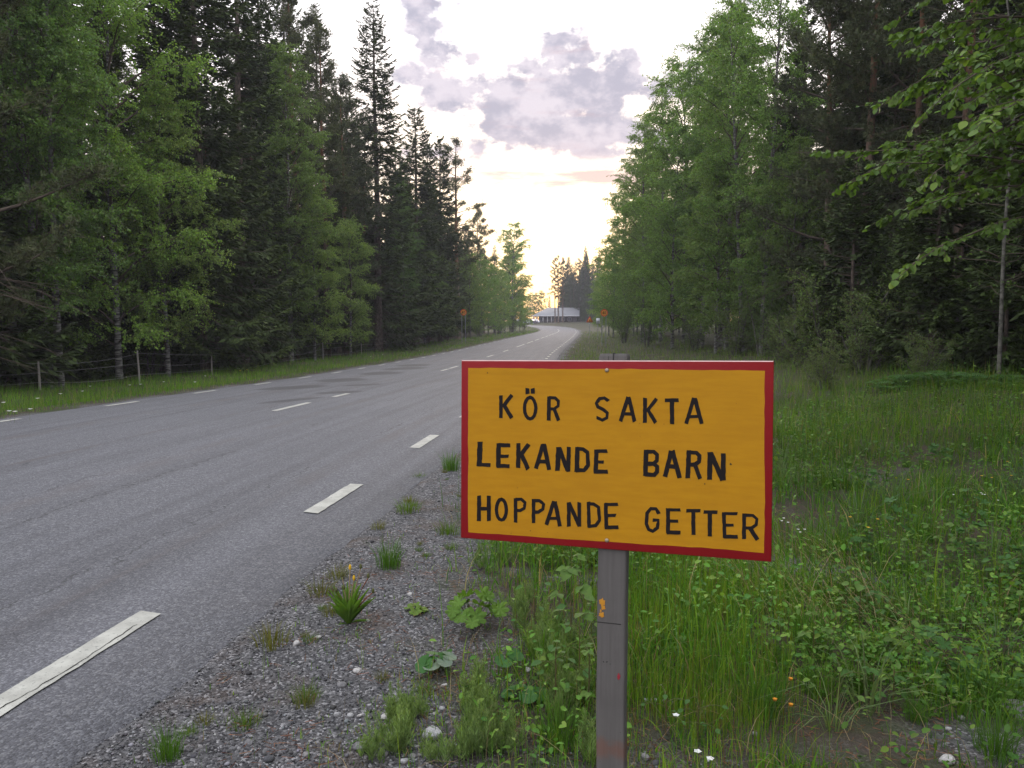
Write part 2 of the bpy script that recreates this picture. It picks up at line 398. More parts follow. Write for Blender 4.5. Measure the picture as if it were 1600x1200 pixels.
cell2 = nn(nt, 'ShaderNodeSeparateColor', {0: vor2.outputs['Color']}).outputs[1]
g1 = mixc(nt, smooth(nt, cell2, 0.55, 0.9, 0, 0.6), g1, (0.085, 0.082, 0.082))
g1 = mixc(nt, smooth(nt, noise(nt, tcx, 2.2, 6, 0.65), 0.50, 0.72, 0, 0.6), g1, (0.075, 0.05, 0.034))
soil = mixc(nt, noise(nt, tcx, 30, 6, 0.7), (0.016, 0.013, 0.009), (0.075, 0.056, 0.038))
soil = mixc(nt, smooth(nt, noise(nt, tcx, 3.1, 5, 0.6), 0.42, 0.62, 0, 0.75), soil, (0.030, 0.045, 0.014))
wood = mixc(nt, noise(nt, tcx, 9, 7, 0.7), (0.012, 0.010, 0.007), (0.06, 0.042, 0.026))
wood = mixc(nt, smooth(nt, noise(nt, tcx, 0.9, 5, 0.6), 0.45, 0.6), wood, (0.022, 0.034, 0.010))
c = mixc(nt, ga, soil, g1); c = mixc(nt, fa, c, wood)
p = nn(nt, 'ShaderNodeBsdfPrincipled', {'Base Color': c, 'Roughness': 0.95, 'Specular IOR Level': 0.15})
h = mth(nt, 'ADD', mth(nt, 'MULTIPLY', vor.outputs['Distance'], -1.0), mth(nt, 'MULTIPLY', noise(nt, tcx, 25, 6, 0.7), 1.2))
nt.links.new(nn(nt, 'ShaderNodeBump', {'Height': h, 'Strength': 0.9, 'Distance': 0.012}).outputs[0], p.inputs['Normal'])
nt.links.new(p.outputs[0], out.inputs[0])
me = b.mesh('ground', [m], True)
def gravel_mask(x, y, off, s):
    a = np.abs(off); w = np.where(off > 0, gravel_w(y), 0.12)
    e = np.where(off > 0, 3.82, 3.72)
    patch = fbm(x * 1.6, y * 1.6, 31) + 0.35 * (fbm(x * 6, y * 6, 32) - 0.5)
    g = 1 - sstep(a - e + 0.9 * (patch - 0.5), w * 0.75, w * 1.25 + 0.1)
    bare = sstep(patch, 0.60, 0.72) * (1 - sstep(a, 5.8, 7.5)) * (y < 9)
    low = (off > 0) * (1 - sstep(y, 1.8, 3.1)) * sstep(patch, 0.36, 0.52) * 0.9
    pit = np.exp(-(((x - 1.75) / .7) ** 2 + ((y - 4.9) / .25) ** 2)) + np.exp(-(((x - 1.75) / .25) ** 2 + ((y - 2.75) / .2) ** 2)) + .5 * np.exp(-(((x - 3.7) / .6) ** 2 + ((y - 8.2) / .35) ** 2))
    return np.clip(np.maximum(np.maximum(np.maximum(g, bare * .8), low), pit), 0, 1)
for nm, arr in (('gravel_amount', gravel_mask(GX.ravel(), GY.ravel(), goff, gs)),
                ('forest_amount', np.where(goff > 0, sstep(goff + 2.2 * (fbm(GX.ravel() * .4, GY.ravel() * .4, 41) - .5), 10.5, 12.5), sstep(-goff + 1.5 * (fbm(GX.ravel() * .5, GY.ravel() * .5, 42) - .5), 9.3, 10.6)))):
    me.attributes.new(nm, 'FLOAT', 'POINT').data.foreach_set('value', arr.astype(np.float32))
tag(link('ground', me), kind='structure')

# ------------------------------------------------------------------ road
S = np.concatenate([np.arange(40, 68, 0.12), np.arange(68, 130, 0.5), np.arange(130, RS[-1] - 1, 1.5)])
pc, tv, rv = road_frame(S)
us = np.concatenate([[-1.012], np.linspace(-1, 1, 17), [1.006]])
er, elft = edge_r(S), edge_l(S)
rows = []
for u in us:
    o = np.where(u < 0, -u * elft, u * er)
    pt = pc + rv * o[:, None]; pt[:, 2] += crown(o) + 0.004 * (fbm(S * .3, S * 0 + u * 3, 9) - .5) - (0.06 if abs(u) > 1.001 else 0)
    rows.append((pt, o))
V = np.stack([r[0] for r in rows], 1); O = np.stack([r[1] for r in rows], 1); k = len(us)
i = (np.arange(len(S) - 1)[:, None] * k + np.arange(k - 1)[None]).ravel()
b = Buf(); b.add(V, np.stack([i, i + 1, i + k + 1, i + k], -1))
m, nt, out = newmat('asphalt')
uv = nn(nt, 'ShaderNodeAttribute', attribute_name='road_pos').outputs['Vector']
su = nn(nt, 'ShaderNodeSeparateXYZ', {0: uv}).outputs; off, ss = su[0], su[1]
tcx = nn(nt, 'ShaderNodeTexCoord').outputs['Object']
v1 = nn(nt, 'ShaderNodeTexVoronoi', {'Vector': tcx, 'Scale': 110})
cell = nn(nt, 'ShaderNodeSeparateColor', {0: v1.outputs['Color']}).outputs[0]
cell_b = nn(nt, 'ShaderNodeSeparateColor', {0: nn(nt, 'ShaderNodeTexVoronoi', {'Vector': tcx, 'Scale': 55}).outputs['Color']}).outputs[2]
c = ramp(nt, cell, [(0, (0.044, 0.044, 0.048)), (0.4, (0.063, 0.063, 0.069)), (0.75, (0.078, 0.078, 0.085)), (1, (0.125, 0.125, 0.130))])
c = mixc(nt, smooth(nt, cell_b, 0.80, 1.0, 0, 0.3), c, (0.18, 0.178, 0.178))
big = noise(nt, tcx, 0.35, 5, 0.6)
stv = nn(nt, 'ShaderNodeCombineXYZ', {0: mth(nt, 'MULTIPLY', off, 2.3), 1: mth(nt, 'MULTIPLY', ss, 0.05)}).outputs[0]
streak = noise(nt, stv, 1.6, 6, 0.6)
c = mixc(nt, 1.0, c, ramp(nt, big, [(0.3, (.90, .90, .91)), (0.7, (1.10, 1.09, 1.09))]), 'MULTIPLY')
c = mixc(nt, 1.0, c, ramp(nt, streak, [(0.32, (.78, .77, .77)), (0.5, (1, 1, 1)), (0.68, (1.14, 1.14, 1.15))]), 'MULTIPLY')
# brownish wheel-worn seams along the lanes
wob = mth(nt, 'MULTIPLY', mth(nt, 'SUBTRACT', noise(nt, stv, 3.0, 3), 0.5), 0.5)
def seam(o0, w, f):
    d = mth(nt, 'ABSOLUTE', mth(nt, 'SUBTRACT', mth(nt, 'ADD', off, wob), o0))
    return mth(nt, 'MULTIPLY', smooth(nt, d, w, 0.0), mth(nt, 'MULTIPLY', smooth(nt, noise(nt, tcx, 0.8, 5, 0.7), 0.36, 0.6), f))
for o0, w, f in ((-1.9, 0.22, 0.45), (0.9, 0.18, 0.35), (-0.45, 0.10, 0.4), (2.75, 0.14, 0.3)):
    c = mixc(nt, seam(o0, w, f), c, (0.062, 0.050, 0.045))
# fine cracks following the lanes
cw = mth(nt, 'MULTIPLY', mth(nt, 'SUBTRACT', noise(nt, tcx, 2.5, 6, 0.7), 0.5), 0.5)
for o0, gate in ((1.35, 0.50), (0.75, 0.54), (2.55, 0.52), (-0.3, 0.55), (-1.5, 0.55)):
    d = mth(nt, 'ABSOLUTE', mth(nt, 'SUBTRACT', mth(nt, 'ADD', off, cw), o0))
    c = mixc(nt, mth(nt, 'MULTIPLY', smooth(nt, d, 0.014, 0.003), smooth(nt, noise(nt, tcx, 0.5, 3), gate - .05, gate, 0, 0.75)), c, (0.022, 0.021, 0.021))
# darker elongated patches across the far lane, ragged by noise
pn = mth(nt, 'MULTIPLY', mth(nt, 'SUBTRACT', noise(nt, tcx, 1.5, 5, 0.7), 0.5), 0.9)
def dark_patch(u0, v0, u1, v1, half):
    global c
    o_, s_, _ = road_coords(np.array([at(u0, v0)[0], at(u1, v1)[0]]), np.array([at(u0, v0)[1], at(u1, v1)[1]]))
    om, sm = o_.mean(), s_.mean(); ho = (abs(o_[0] - o_[1]) / 2 + .3) * .78; slope = (s_[1] - s_[0]) / (o_[1] - o_[0] + 1e-6)
    do = mth(nt, 'DIVIDE', mth(nt, 'SUBTRACT', off, om), ho)
    ds = mth(nt, 'DIVIDE', mth(nt, 'SUBTRACT', mth(nt, 'SUBTRACT', ss, sm), mth(nt, 'MULTIPLY', mth(nt, 'SUBTRACT', off, om), slope)), half)
    q = mth(nt, 'ADD', mth(nt, 'ADD', mth(nt, 'MULTIPLY', do, do), mth(nt, 'MULTIPLY', ds, ds)), pn)
    c = mixc(nt, smooth(nt, q, 1.15, 0.35, 0, 0.88), c, (0.030, 0.0295, 0.031))
dark_patch(412, 607, 508, 604, 1.0); dark_patch(498, 594, 572, 594, 1.1); dark_patch(565, 583.5, 628, 583, 1.3); dark_patch(596, 576.5, 668, 575, 1.4); dark_patch(620, 571, 672, 571, 1.4); dark_patch(500, 614, 560, 612, 0.5); dark_patch(540, 602.5, 590, 600.5, 0.5); dark_patch(425, 628, 485, 623, 0.55)
p = nn(nt, 'ShaderNodeBsdfPrincipled', {'Base Color': c, 'Roughness': 0.82, 'Specular IOR Level': 0.35})
hh = mth(nt, 'MULTIPLY', v1.outputs['Distance'], -1.0)
nt.links.new(nn(nt, 'ShaderNodeBump', {'Height': hh, 'Strength': 0.6, 'Distance': 0.006}).outputs[0], p.inputs['Normal'])
nt.links.new(p.outputs[0], out.inputs[0])
me = b.mesh('road', [m], True)
me.attributes.new('road_pos', 'FLOAT_VECTOR', 'POINT').data.foreach_set('vector', np.stack([O.ravel(), np.repeat(S, k), 0 * O.ravel()], -1).astype(np.float32).ravel())
road = tag(link('road', me), kind='structure')

# painted markings: one sheet each, 4 mm above the asphalt
m, nt, out = newmat('road_paint')
tcx = nn(nt, 'ShaderNodeTexCoord').outputs['Object']
f = noise(nt, tcx, 60, 6, 0.7); g = noise(nt, tcx, 7, 5, 0.6)
c = mixc(nt, smooth(nt, g, 0.35, 0.7), (0.23, 0.225, 0.195), (0.32, 0.315, 0.275))
c = mixc(nt, smooth(nt, f, 0.56, 0.68, 0, 0.8), c, (0.10, 0.098, 0.095))
p = nn(nt, 'ShaderNodeBsdfPrincipled', {'Base Color': c, 'Roughness': 0.8})
nt.links.new(nn(nt, 'ShaderNodeBump', {'Height': f, 'Strength': 0.4, 'Distance': 0.003}).outputs[0], p.inputs['Normal'])
nt.links.new(p.outputs[0], out.inputs[0]); M['paint'] = m
M['crack'] = plain('crack', (0.025, 0.024, 0.022), 0.9, 0.1)
def dash(name, s0, s1, o0, w, seed):
    n = max(3, int((s1 - s0) / 0.06)) if s0 < 75 else 4
    s = np.linspace(s0, s1, n); p, t, r = road_frame(s)
    j = lambda q: 0.014 * (fbm(s * 14, s * 0 + seed, q) - .5) if s0 < 75 else 0
    oa, ob = o0 - w / 2 + j(51), o0 + w / 2 + j(52)
    A, B = p + r * np.reshape(oa, (-1, 1)), p + r * np.reshape(ob, (-1, 1))
    A[:, 2] += crown(oa) + 0.0065; B[:, 2] += crown(ob) + 0.0065
    if s0 < 75: A[0] += t[0] * .03; A[-1] += t[-1] * .02
    V = np.stack([A, B], 1); i = np.arange(n - 1)[:, None] * 2
    b = Buf(); b.add(V, (i + np.array([[0, 1, 3, 2]])).reshape(-1, 4))
    o = link(name, b.mesh(name, [M['paint']]), road)
    return o, p, r
S_of = lambda x, y: float(road_coords(np.array([x]), np.array([y]))[1][0])
s_r = S_of(*at(485, 803)[:2]); per = 3.12; DASH = 1.07
print('DASH', [round(S_of(*at(u_, v_)[:2]) - s_r, 3) for u_, v_ in ((5, 1105), (228, 963), (485, 803), (562, 759), (646, 700), (681, 684))], [round(float(road_coords(np.array([at(u_, v_)[0]]), np.array([at(u_, v_)[1]]))[0][0]), 3) for u_, v_ in ((5, 1105), (228, 963), (485, 803), (562, 759), (646, 700), (681, 684))])
for kk in range(-2, 50):
    s0 = s_r + per * kk
    if s0 < 46: continue
    o, p, r = dash('edge_dash', s0, s0 + DASH, 3.28, 0.125, kk)
    if kk == -1:                                                          # the cracked dash nearest the camera
        n = 40; t = np.linspace(0, 1, n); s = s0 + .02 + 0.9 * t; p, tt, r = road_frame(s)
        oc = 3.295 + 0.035 * np.sin(t * 2.2 + .3) - 0.01 + 0.02 * (fbm(t * 22, t * 0, 61) - .5)
        w = 0.0016 + 0.004 * np.clip(fbm(t * 14, t * 0, 62) - .35, 0, 1)
        A, B = p + r * (oc - w)[:, None], p + r * (oc + w)[:, None]; A[:, 2] += crown(oc) + .0085; B[:, 2] += crown(oc) + .0085
        bb = Buf(); i = np.arange(n - 1)[:, None] * 2; bb.add(np.stack([A, B], 1), (i + np.array([[0, 1, 3, 2]])).reshape(-1, 4))
        link('crack', bb.mesh('crack', [M['crack']]), o)
s_l = S_of(*at(168, 635)[:2])
for kk in range(-4, 46):
    if s_l + per * kk > 46: dash('edge_dash', s_l + per * kk, s_l + per * kk + 1.0, -3.42, 0.12, 100 + kk)
# centre line: long and short worn dashes
for (u0, v0, u1, v1) in ((413, 642.5, 478, 629.5), (500, 620.5, 527, 615), (672, 579.5, 686, 576.5), (690, 576, 705, 573)):
    a_, c_ = at(u0, v0), at(u1, v1); dash('centre_dash', S_of(*a_[:2]), S_of(*c_[:2]), 0.02, 0.12, 300)
s_c = S_of(*at(745, 558)[:2])
for kk in range(0, 14):
    dash('centre_dash', s_c + 9.0 * kk, s_c + 9.0 * kk + (3.2 if kk < 2 else 6.5), 0.0, 0.13, 400 + kk)

# ------------------------------------------------------------------ haze
b = Buf(); box(b, (-216, -66, -4), (216, 406, 34))
m, nt, out = newmat('haze')
HAZE = 0.00045
pv = nn(nt, 'ShaderNodeVolumePrincipled', {'Color': (0.86, 0.84, 0.92), 'Density': HAZE, 'Anisotropy': 0.0})
nt.links.new(pv.outputs[0], out.inputs['Volume'])
tag(link('haze', b.mesh('haze', [m])), kind='stuff')

# ------------------------------------------------------------------ the hand-painted sign
LETTERS=[('K',[(9.5,0,[(-282.7,146.5),(-282.3,86.7)]),(9.4,0,[(-252.6,146.4),(-276.9,117.1)]),(10.1,0,[(-274.6,122.8),(-252.5,87.4)])]),('O',[(8.7,1,[(-202.7,141.9),(-196.8,139.9),(-191.8,134.0),(-188.4,125.0),(-187.2,114.4),(-188.3,103.8),(-191.5,94.7),(-196.4,88.6),(-202.3,86.4),(-208.2,88.3),(-213.2,94.2),(-216.6,103.2),(-217.9,113.8),(-216.8,124.5),(-213.5,133.6),(-208.6,139.7)]),(10.4,0,[(-209.9,165.7),(-209.5,151.8)]),(10.4,0,[(-196.0,165.8),(-195.6,151.4)])]),('R',[(9.7,0,[(-151.9,145.7),(-152.6,83.7)]),(8.0,0,[(-151.3,142.2),(-135.7,141.9),(-127.1,133.8),(-127.6,121.4),(-138.3,113.8),(-151.1,113.0)]),(9.1,0,[(-137.7,112.1),(-125.6,83.6)])]),('S',[(8.1,0,[(2.5,136.5),(-7.9,143.9),(-20.2,141.6),(-28.3,130.1),(-24.1,120.7),(-10.4,114.8),(0.1,106.4),(-1.4,94.2),(-12.8,88.0),(-26.6,93.6)])]),('A',[(9.1,0,[(51.9,147.5),(33.3,85.7)]),(9.1,0,[(52.7,147.5),(68.8,86.6)]),(7.5,0,[(39.8,105.1),(63.6,105.1)])]),('K',[(9.0,0,[(93.9,145.0),(94.0,83.5)]),(8.4,0,[(122.0,144.1),(99.0,112.8)]),(8.9,0,[(101.0,116.5),(120.8,84.7)])]),('T',[(8.8,0,[(143.1,140.5),(175.8,141.6)]),(9.8,0,[(159.4,140.0),(160.6,82.6)])]),('A',[(8.6,0,[(212.3,147.4),(194.4,85.6)]),(9.1,0,[(214.0,147.5),(231.2,85.5)]),(7.1,0,[(200.1,101.4),(222.9,103.5)])]),('L',[(13.9,0,[(-339.7,22.8),(-342.3,-42.7)]),(9.7,0,[(-348.4,-38.4),(-311.3,-38.5)])]),('E',[(12.5,0,[(-288.1,19.7),(-288.9,-43.2)]),(10.1,0,[(-291.7,15.4),(-255.5,15.5)]),(8.9,0,[(-288.5,-14.1),(-262.4,-13.1)]),(10.1,0,[(-294.3,-39.8),(-257.5,-39.0)])]),('K',[(11.1,0,[(-233.8,21.0),(-234.2,-44.2)]),(10.4,0,[(-205.8,20.3),(-230.6,-13.2)]),(11.1,0,[(-226.0,-4.7),(-207.1,-44.4)])]),('A',[(10.3,0,[(-167.5,21.7),(-185.7,-42.6)]),(10.9,0,[(-164.6,21.8),(-150.4,-43.2)]),(9.8,0,[(-178.6,-23.7),(-155.7,-22.7)])]),('N',[(11.9,0,[(-125.6,17.1),(-128.5,-45.8)]),(10.8,0,[(-124.7,15.7),(-101.6,-43.8)]),(10.1,0,[(-98.5,16.7),(-99.7,-45.9)])]),('D',[(11.7,0,[(-76.4,16.9),(-77.8,-46.0)]),(9.5,0,[(-78.3,13.0),(-61.7,13.1),(-50.5,4.8),(-48.3,-27.8),(-58.4,-40.5),(-79.2,-42.2)])]),('E',[(10.4,0,[(-27.2,13.2),(-28.5,-45.4)]),(8.8,0,[(-32.6,8.7),(-1.2,10.4)]),(7.7,0,[(-28.2,-17.4),(-8.5,-17.9)]),(9.4,0,[(-33.0,-42.8),(2.0,-41.2)])]),('B',[(11.1,0,[(97.9,16.2),(96.5,-48.1)]),(9.5,0,[(94.0,12.4),(116.3,13.2),(124.8,6.1),(124.4,-8.4),(116.6,-15.9),(98.2,-17.5)]),(10.0,0,[(98.2,-17.2),(116.6,-16.7),(125.6,-22.9),(125.2,-36.2),(118.3,-43.9),(94.6,-44.2)])]),('A',[(10.3,0,[(159.2,17.5),(144.4,-48.5)]),(10.8,0,[(161.8,18.1),(179.8,-48.1)]),(9.9,0,[(150.6,-20.5),(171.3,-21.5)])]),('R',[(10.7,0,[(201.6,19.0),(199.3,-48.0)]),(9.7,0,[(199.1,14.8),(219.4,14.5),(226.6,7.5),(226.0,-6.8),(217.2,-13.7),(203.2,-15.6)]),(9.6,0,[(215.2,-12.5),(228.8,-48.4)])]),('N',[(11.5,0,[(251.4,16.2),(251.2,-49.9)]),(11.0,0,[(253.4,15.0),(281.7,-49.7)]),(10.9,0,[(282.6,14.3),(282.9,-50.1)])]),('H',[(10.8,0,[(-342.4,-120.4),(-342.8,-189.4)]),(10.7,0,[(-315.0,-120.5),(-314.5,-187.6)]),(9.1,0,[(-343.0,-156.0),(-314.7,-154.3)])]),('O',[(8.9,1,[(-279.9,-127.2),(-274.7,-129.0),(-270.2,-134.8),(-267.2,-143.5),(-266.1,-154.0),(-267.0,-164.5),(-269.9,-173.7),(-274.3,-179.9),(-279.5,-182.3),(-284.7,-180.6),(-289.2,-174.9),(-292.3,-166.1),(-293.4,-155.6),(-292.4,-145.0),(-289.5,-135.9),(-285.1,-129.6)])]),('P',[(9.4,0,[(-240.9,-121.6),(-240.4,-185.9)]),(8.3,0,[(-241.7,-125.3),(-225.2,-123.9),(-214.7,-132.5),(-216.8,-147.0),(-227.7,-153.5),(-241.4,-154.3)])]),('P',[(9.2,0,[(-191.9,-122.0),(-191.4,-185.2)]),(8.2,0,[(-193.8,-126.0),(-176.2,-125.0),(-164.8,-133.5),(-166.6,-146.6),(-178.7,-154.6),(-190.8,-155.9)])]),('A',[(9.6,0,[(-137.3,-124.1),(-157.4,-187.1)]),(10.1,0,[(-134.6,-123.9),(-120.8,-187.8)]),(7.5,0,[(-149.5,-168.9),(-128.1,-167.6)])]),('N',[(9.5,0,[(-98.0,-124.4),(-97.5,-187.5)]),(9.5,0,[(-97.5,-125.7),(-69.4,-184.8)]),(8.9,0,[(-70.5,-122.8),(-69.9,-185.6)])]),('D',[(8.8,0,[(-46.6,-121.9),(-44.7,-185.7)]),(8.3,0,[(-49.1,-125.9),(-33.6,-125.3),(-20.6,-132.6),(-17.8,-165.6),(-27.9,-179.5),(-47.3,-182.8)])]),('E',[(9.2,0,[(-2.3,-121.4),(-0.1,-186.0)]),(7.7,0,[(-5.3,-124.6),(29.8,-122.1)]),(7.7,0,[(-2.5,-153.1),(23.5,-150.2)]),(9.2,0,[(-4.8,-182.5),(31.4,-180.0)])]),('G',[(8.2,0,[(130.9,-139.8),(123.1,-128.1),(110.3,-128.1),(101.4,-140.3),(99.9,-166.4),(105.7,-180.3),(116.0,-184.0),(127.4,-174.9),(129.0,-155.9),(115.7,-156.3)])]),('E',[(9.1,0,[(152.3,-124.8),(153.5,-187.3)]),(7.1,0,[(147.8,-128.9),(183.0,-126.8)]),(7.1,0,[(151.4,-156.5),(177.1,-154.8)]),(9.1,0,[(148.9,-184.3),(183.7,-182.6)])]),('T',[(8.0,0,[(196.8,-128.0),(229.8,-126.0)]),(8.9,0,[(213.2,-127.0),(214.4,-186.8)])]),('T',[(8.4,0,[(236.5,-128.9),(269.7,-127.3)]),(9.8,0,[(252.7,-128.4),(253.1,-187.1)])]),('E',[(8.2,0,[(284.8,-126.4),(288.0,-187.9)]),(6.8,0,[(281.7,-129.8),(316.6,-127.7)]),(6.8,0,[(286.4,-157.3),(309.3,-155.7)]),(8.7,0,[(283.6,-184.9),(318.5,-183.2)])]),('R',[(8.6,0,[(332.1,-125.9),(332.5,-187.9)]),(7.2,0,[(329.3,-129.9),(351.9,-129.7),(361.0,-137.8),(359.8,-151.6),(349.9,-159.7),(333.3,-160.9)]),(9.5,0,[(344.5,-158.8),(363.8,-187.9)])])]
M['sign_red'] = plain('red_paint', (0.205, 0.008, 0.010), 0.5, 0.2, var=0.12, vscale=9, bump=0.1, bscale=60)
m, nt, out = newmat('yellow_paint')
tcx = nn(nt, 'ShaderNodeTexCoord').outputs['Object']
bru = noise(nt, nn(nt, 'ShaderNodeMapping', {'Vector': tcx, 'Scale': (1.2, 1, 9)}).outputs[0], 9, 6, 0.6)
fad = noise(nt, tcx, 3.2, 5, 0.6); spk = noise(nt, tcx, 70, 3, 0.5)
c = mixc(nt, smooth(nt, bru, 0.3, 0.7), (0.310, 0.143, 0.002), (0.350, 0.166, 0.003))
c = mixc(nt, smooth(nt, fad, 0.45, 0.75, 0, 0.5), c, (0.29, 0.132, 0.004))
c = mixc(nt, smooth(nt, spk, 0.73, 0.78, 0, 0.6), c, (0.10, 0.045, 0.006))
p = nn(nt, 'ShaderNodeBsdfPrincipled', {'Base Color': c, 'Roughness': 0.6, 'Specular IOR Level': 0.15})
nt.links.new(nn(nt, 'ShaderNodeBump', {'Height': bru, 'Strength': 0.15, 'Distance': 0.002}).outputs[0], p.inputs['Normal'])
nt.links.new(p.outputs[0], out.inputs[0]); M['sign_yellow'] = m
M['sign_black'] = plain('black_paint', (0.008, 0.006, 0.006), 0.65, 0.12)
M['bolt'] = plain('bolt_metal', (0.26, 0.21, 0.15), 0.5, 0.5, 0.5)
M['raw_edge'] = plain('board_edge', (0.38, 0.25, 0.23), 0.7, 0.2, var=0.3, vscale=40)
m, nt, out = newmat('post_wood')
tcx = nn(nt, 'ShaderNodeTexCoord').outputs['Object']
gr = noise(nt, nn(nt, 'ShaderNodeMapping', {'Vector': tcx, 'Scale': (1, 1, 0.03)}).outputs[0], 120, 6, 0.65)
bl = noise(nt, tcx, 7, 6, 0.6)
c = mixc(nt, gr, (0.050, 0.046, 0.041), (0.102, 0.095, 0.087))
c = mixc(nt, smooth(nt, bl, 0.45, 0.75, 0, 0.5), c, (0.050, 0.045, 0.041))
pz = nn(nt, 'ShaderNodeSeparateXYZ', {0: tcx}).outputs[2]
rs = mth(nt, 'MULTIPLY', smooth(nt, mth(nt, 'ADD', mth(nt, 'ABSOLUTE', mth(nt, 'SUBTRACT', pz, 0.375)), mth(nt, 'MULTIPLY', noise(nt, tcx, 26, 5), 0.09)), 0.082, 0.045), 0.42)
c = mixc(nt, rs, c, (0.12, 0.035, 0.012))
sp = noise(nt, tcx, 85, 2, 0.5)
c = mixc(nt, smooth(nt, sp, 0.745, 0.77), c, (0.012, 0.011, 0.010))
p = nn(nt, 'ShaderNodeBsdfPrincipled', {'Base Color': c, 'Roughness': 0.75, 'Specular IOR Level': 0.3})
nt.links.new(nn(nt, 'ShaderNodeBump', {'Height': gr, 'Strength': 0.35, 'Distance': 0.004}).outputs[0], p.inputs['Normal'])
nt.links.new(p.outputs[0], out.inputs[0]); M['post'] = m

BW, BH, BT = 0.7904, 0.4764, 0.010
ya, pi_, ro = -0.31370519, -0.05501509, -0.01240172
SR = Matrix.Rotation(ya, 4, 'Z') @ Matrix.Rotation(pi_, 4, 'X') @ Matrix.Rotation(ro, 4, 'Y')
H0 = 1.125
foot = Vector((0.24095679, 1.95, 1.08875028)) - (SR @ Vector((0, 0, H0)))
sign = thing('road_sign', 'hand-painted yellow sign with red border and black capital letters on a grey wooden post', 'sign', foot, SR.to_euler())
def rounded(bm_, lo, hi, r, n=3):
    """box with rounded vertical edges (along z), subdivided in z"""
    x0, y0, z0 = lo; x1, y1, z1 = hi; ring = []
    for cx, cy_, a0 in ((x1 - r, y1 - r, 0), (x0 + r, y1 - r, 90), (x0 + r, y0 + r, 180), (x1 - r, y0 + r, 270)):
        for k in range(n + 1):
            a = R(a0 + 90 * k / n); ring.append((cx + r * math.cos(a), cy_ + r * math.sin(a)))
    return np.array(ring)
# post: rounded section, chamfered weathered top with a drying crack
px0, px1, py0, py1 = -0.0255, 0.0475, BT / 2 + .001, BT / 2 + .048
ring = rounded(None, (px0, py0, 0), (px1, py1, 0), 0.005); nr = len(ring)
zs = list(np.linspace(-0.35, 1.372, 40)) + [1.376, 1.3805]
b = Buf(); V = []
for q, z in enumerate(zs):
    sc = 1 - (0.0 if z < 1.374 else (0.03 if z < 1.379 else 0.10))
    cx, cy_ = (px0 + px1) / 2, (py0 + py1) / 2
    wob = 0.0008 * math.sin(z * 9) + 0.0006 * math.sin(z * 23)
    V.append([(cx + (x - cx) * sc + wob, cy_ + (y - cy_) * sc, z) for x, y in ring])
i = np.arange(len(zs) - 1)[:, None] * nr; j = np.arange(nr)[None]; j2 = (j + 1) % nr
b.add(V, np.stack([i + j, i + j2, i + nr + j2, i + nr + j], -1).reshape(-1, 4)); b.add(V[-1], [list(range(nr))])
post = link('post', b.mesh('post', [M['post']], False), sign)
b = Buf(); box(b, (0.0105, py0 - .0008, 1.352), (0.0135, py0 + .02, 1.3825)); box(b, (-0.001, py0 - .0006, 1.356), (0.0002, py0 + .01, 1.374))
link('crack', b.mesh('crack', [M['crack']]), post)
M['drip'] = plain('yellow_drip', (0.36, 0.16, 0.01), 0.5, 0.3); M['red_drip'] = plain('red_drip', (0.20, 0.012, 0.02), 0.5, 0.4)
def blot(parent, name, mat, x, z, w, h, y, seed, n=14):
    rg = np.random.default_rng(seed); a = np.arange(n) * 2 * math.pi / n; rr = 1 + rg.uniform(-.35, .35, n)
    V = [(x + w / 2 * rr[k] * math.cos(a[k]), y, z + h / 2 * rr[k] * math.sin(a[k])) for k in range(n)] + [(x, y - .0006, z)]
    b = Buf(); b.add(V, [[k, (k + 1) % n, n] for k in range(n)]); return link(name, b.mesh(name, [mat]), parent)
for (x, z, w, h, sd) in ((-0.012, 0.748, 0.014, 0.020, 1), (-0.009, 0.735, 0.012, 0.012, 2), (-0.013, 0.716, 0.015, 0.014, 3), (-0.0155, 0.726, 0.004, 0.008, 4)):
    blot(post, 'paint_drip', M['drip'], x, z, w, h, py0 - .0012, sd)
blot(post, 'paint_drip', M['red_drip'], 0.032, 0.562, 0.008, 0.017, py0 - .0012, 8)
b = Buf()                                                                 # the horizontal dent line round the post
link('dent', (lambda bb: (box(bb, (px0 + .001, py0 - .0007, 0.6955), (px0 + .062, py0 + .002, 0.6975)), bb.mesh('dent', [M['crack']]))[1])(Buf()), post)
# board
b = Buf()
x0, x1, z0, z1 = -BW / 2, BW / 2, -BH / 2, BH / 2
bev = 0.0025
def pl(x, y, z): return (x, y, z)
ringf = [(x0 + bev, -BT / 2, z0 + bev), (x1 - bev, -BT / 2, z0 + bev), (x1 - bev, -BT / 2, z1 - bev), (x0 + bev, -BT / 2, z1 - bev)]
ringm = [(x0, -BT / 2 + bev, z0), (x1, -BT / 2 + bev, z0), (x1, -BT / 2 + bev, z1), (x0, -BT / 2 + bev, z1)]
ringb = [(x, BT / 2, z) for x, _, z in ringm]
b.add(ringf + ringm + ringb, [[0, 1, 2, 3], [0, 4, 5, 1], [1, 5, 6, 2], [3, 7, 4, 0], [4, 8, 9, 5], [5, 9, 10, 6], [7, 11, 8, 4], [8, 11, 10, 9]], mat=0)
b.add(ringf + ringm + ringb, [[2, 6, 7, 3], [6, 10, 11, 7]], mat=1)
board = link('sign_board', b.mesh('sign_board', [M['sign_red'], M['raw_edge']]), sign, (0, 0, H0))
yi = [(-374.9, 217.7), (375.4, 214.7), (378.3, -218.9), (-373.2, -221.1)]
P = []
rg = np.random.default_rng(4)
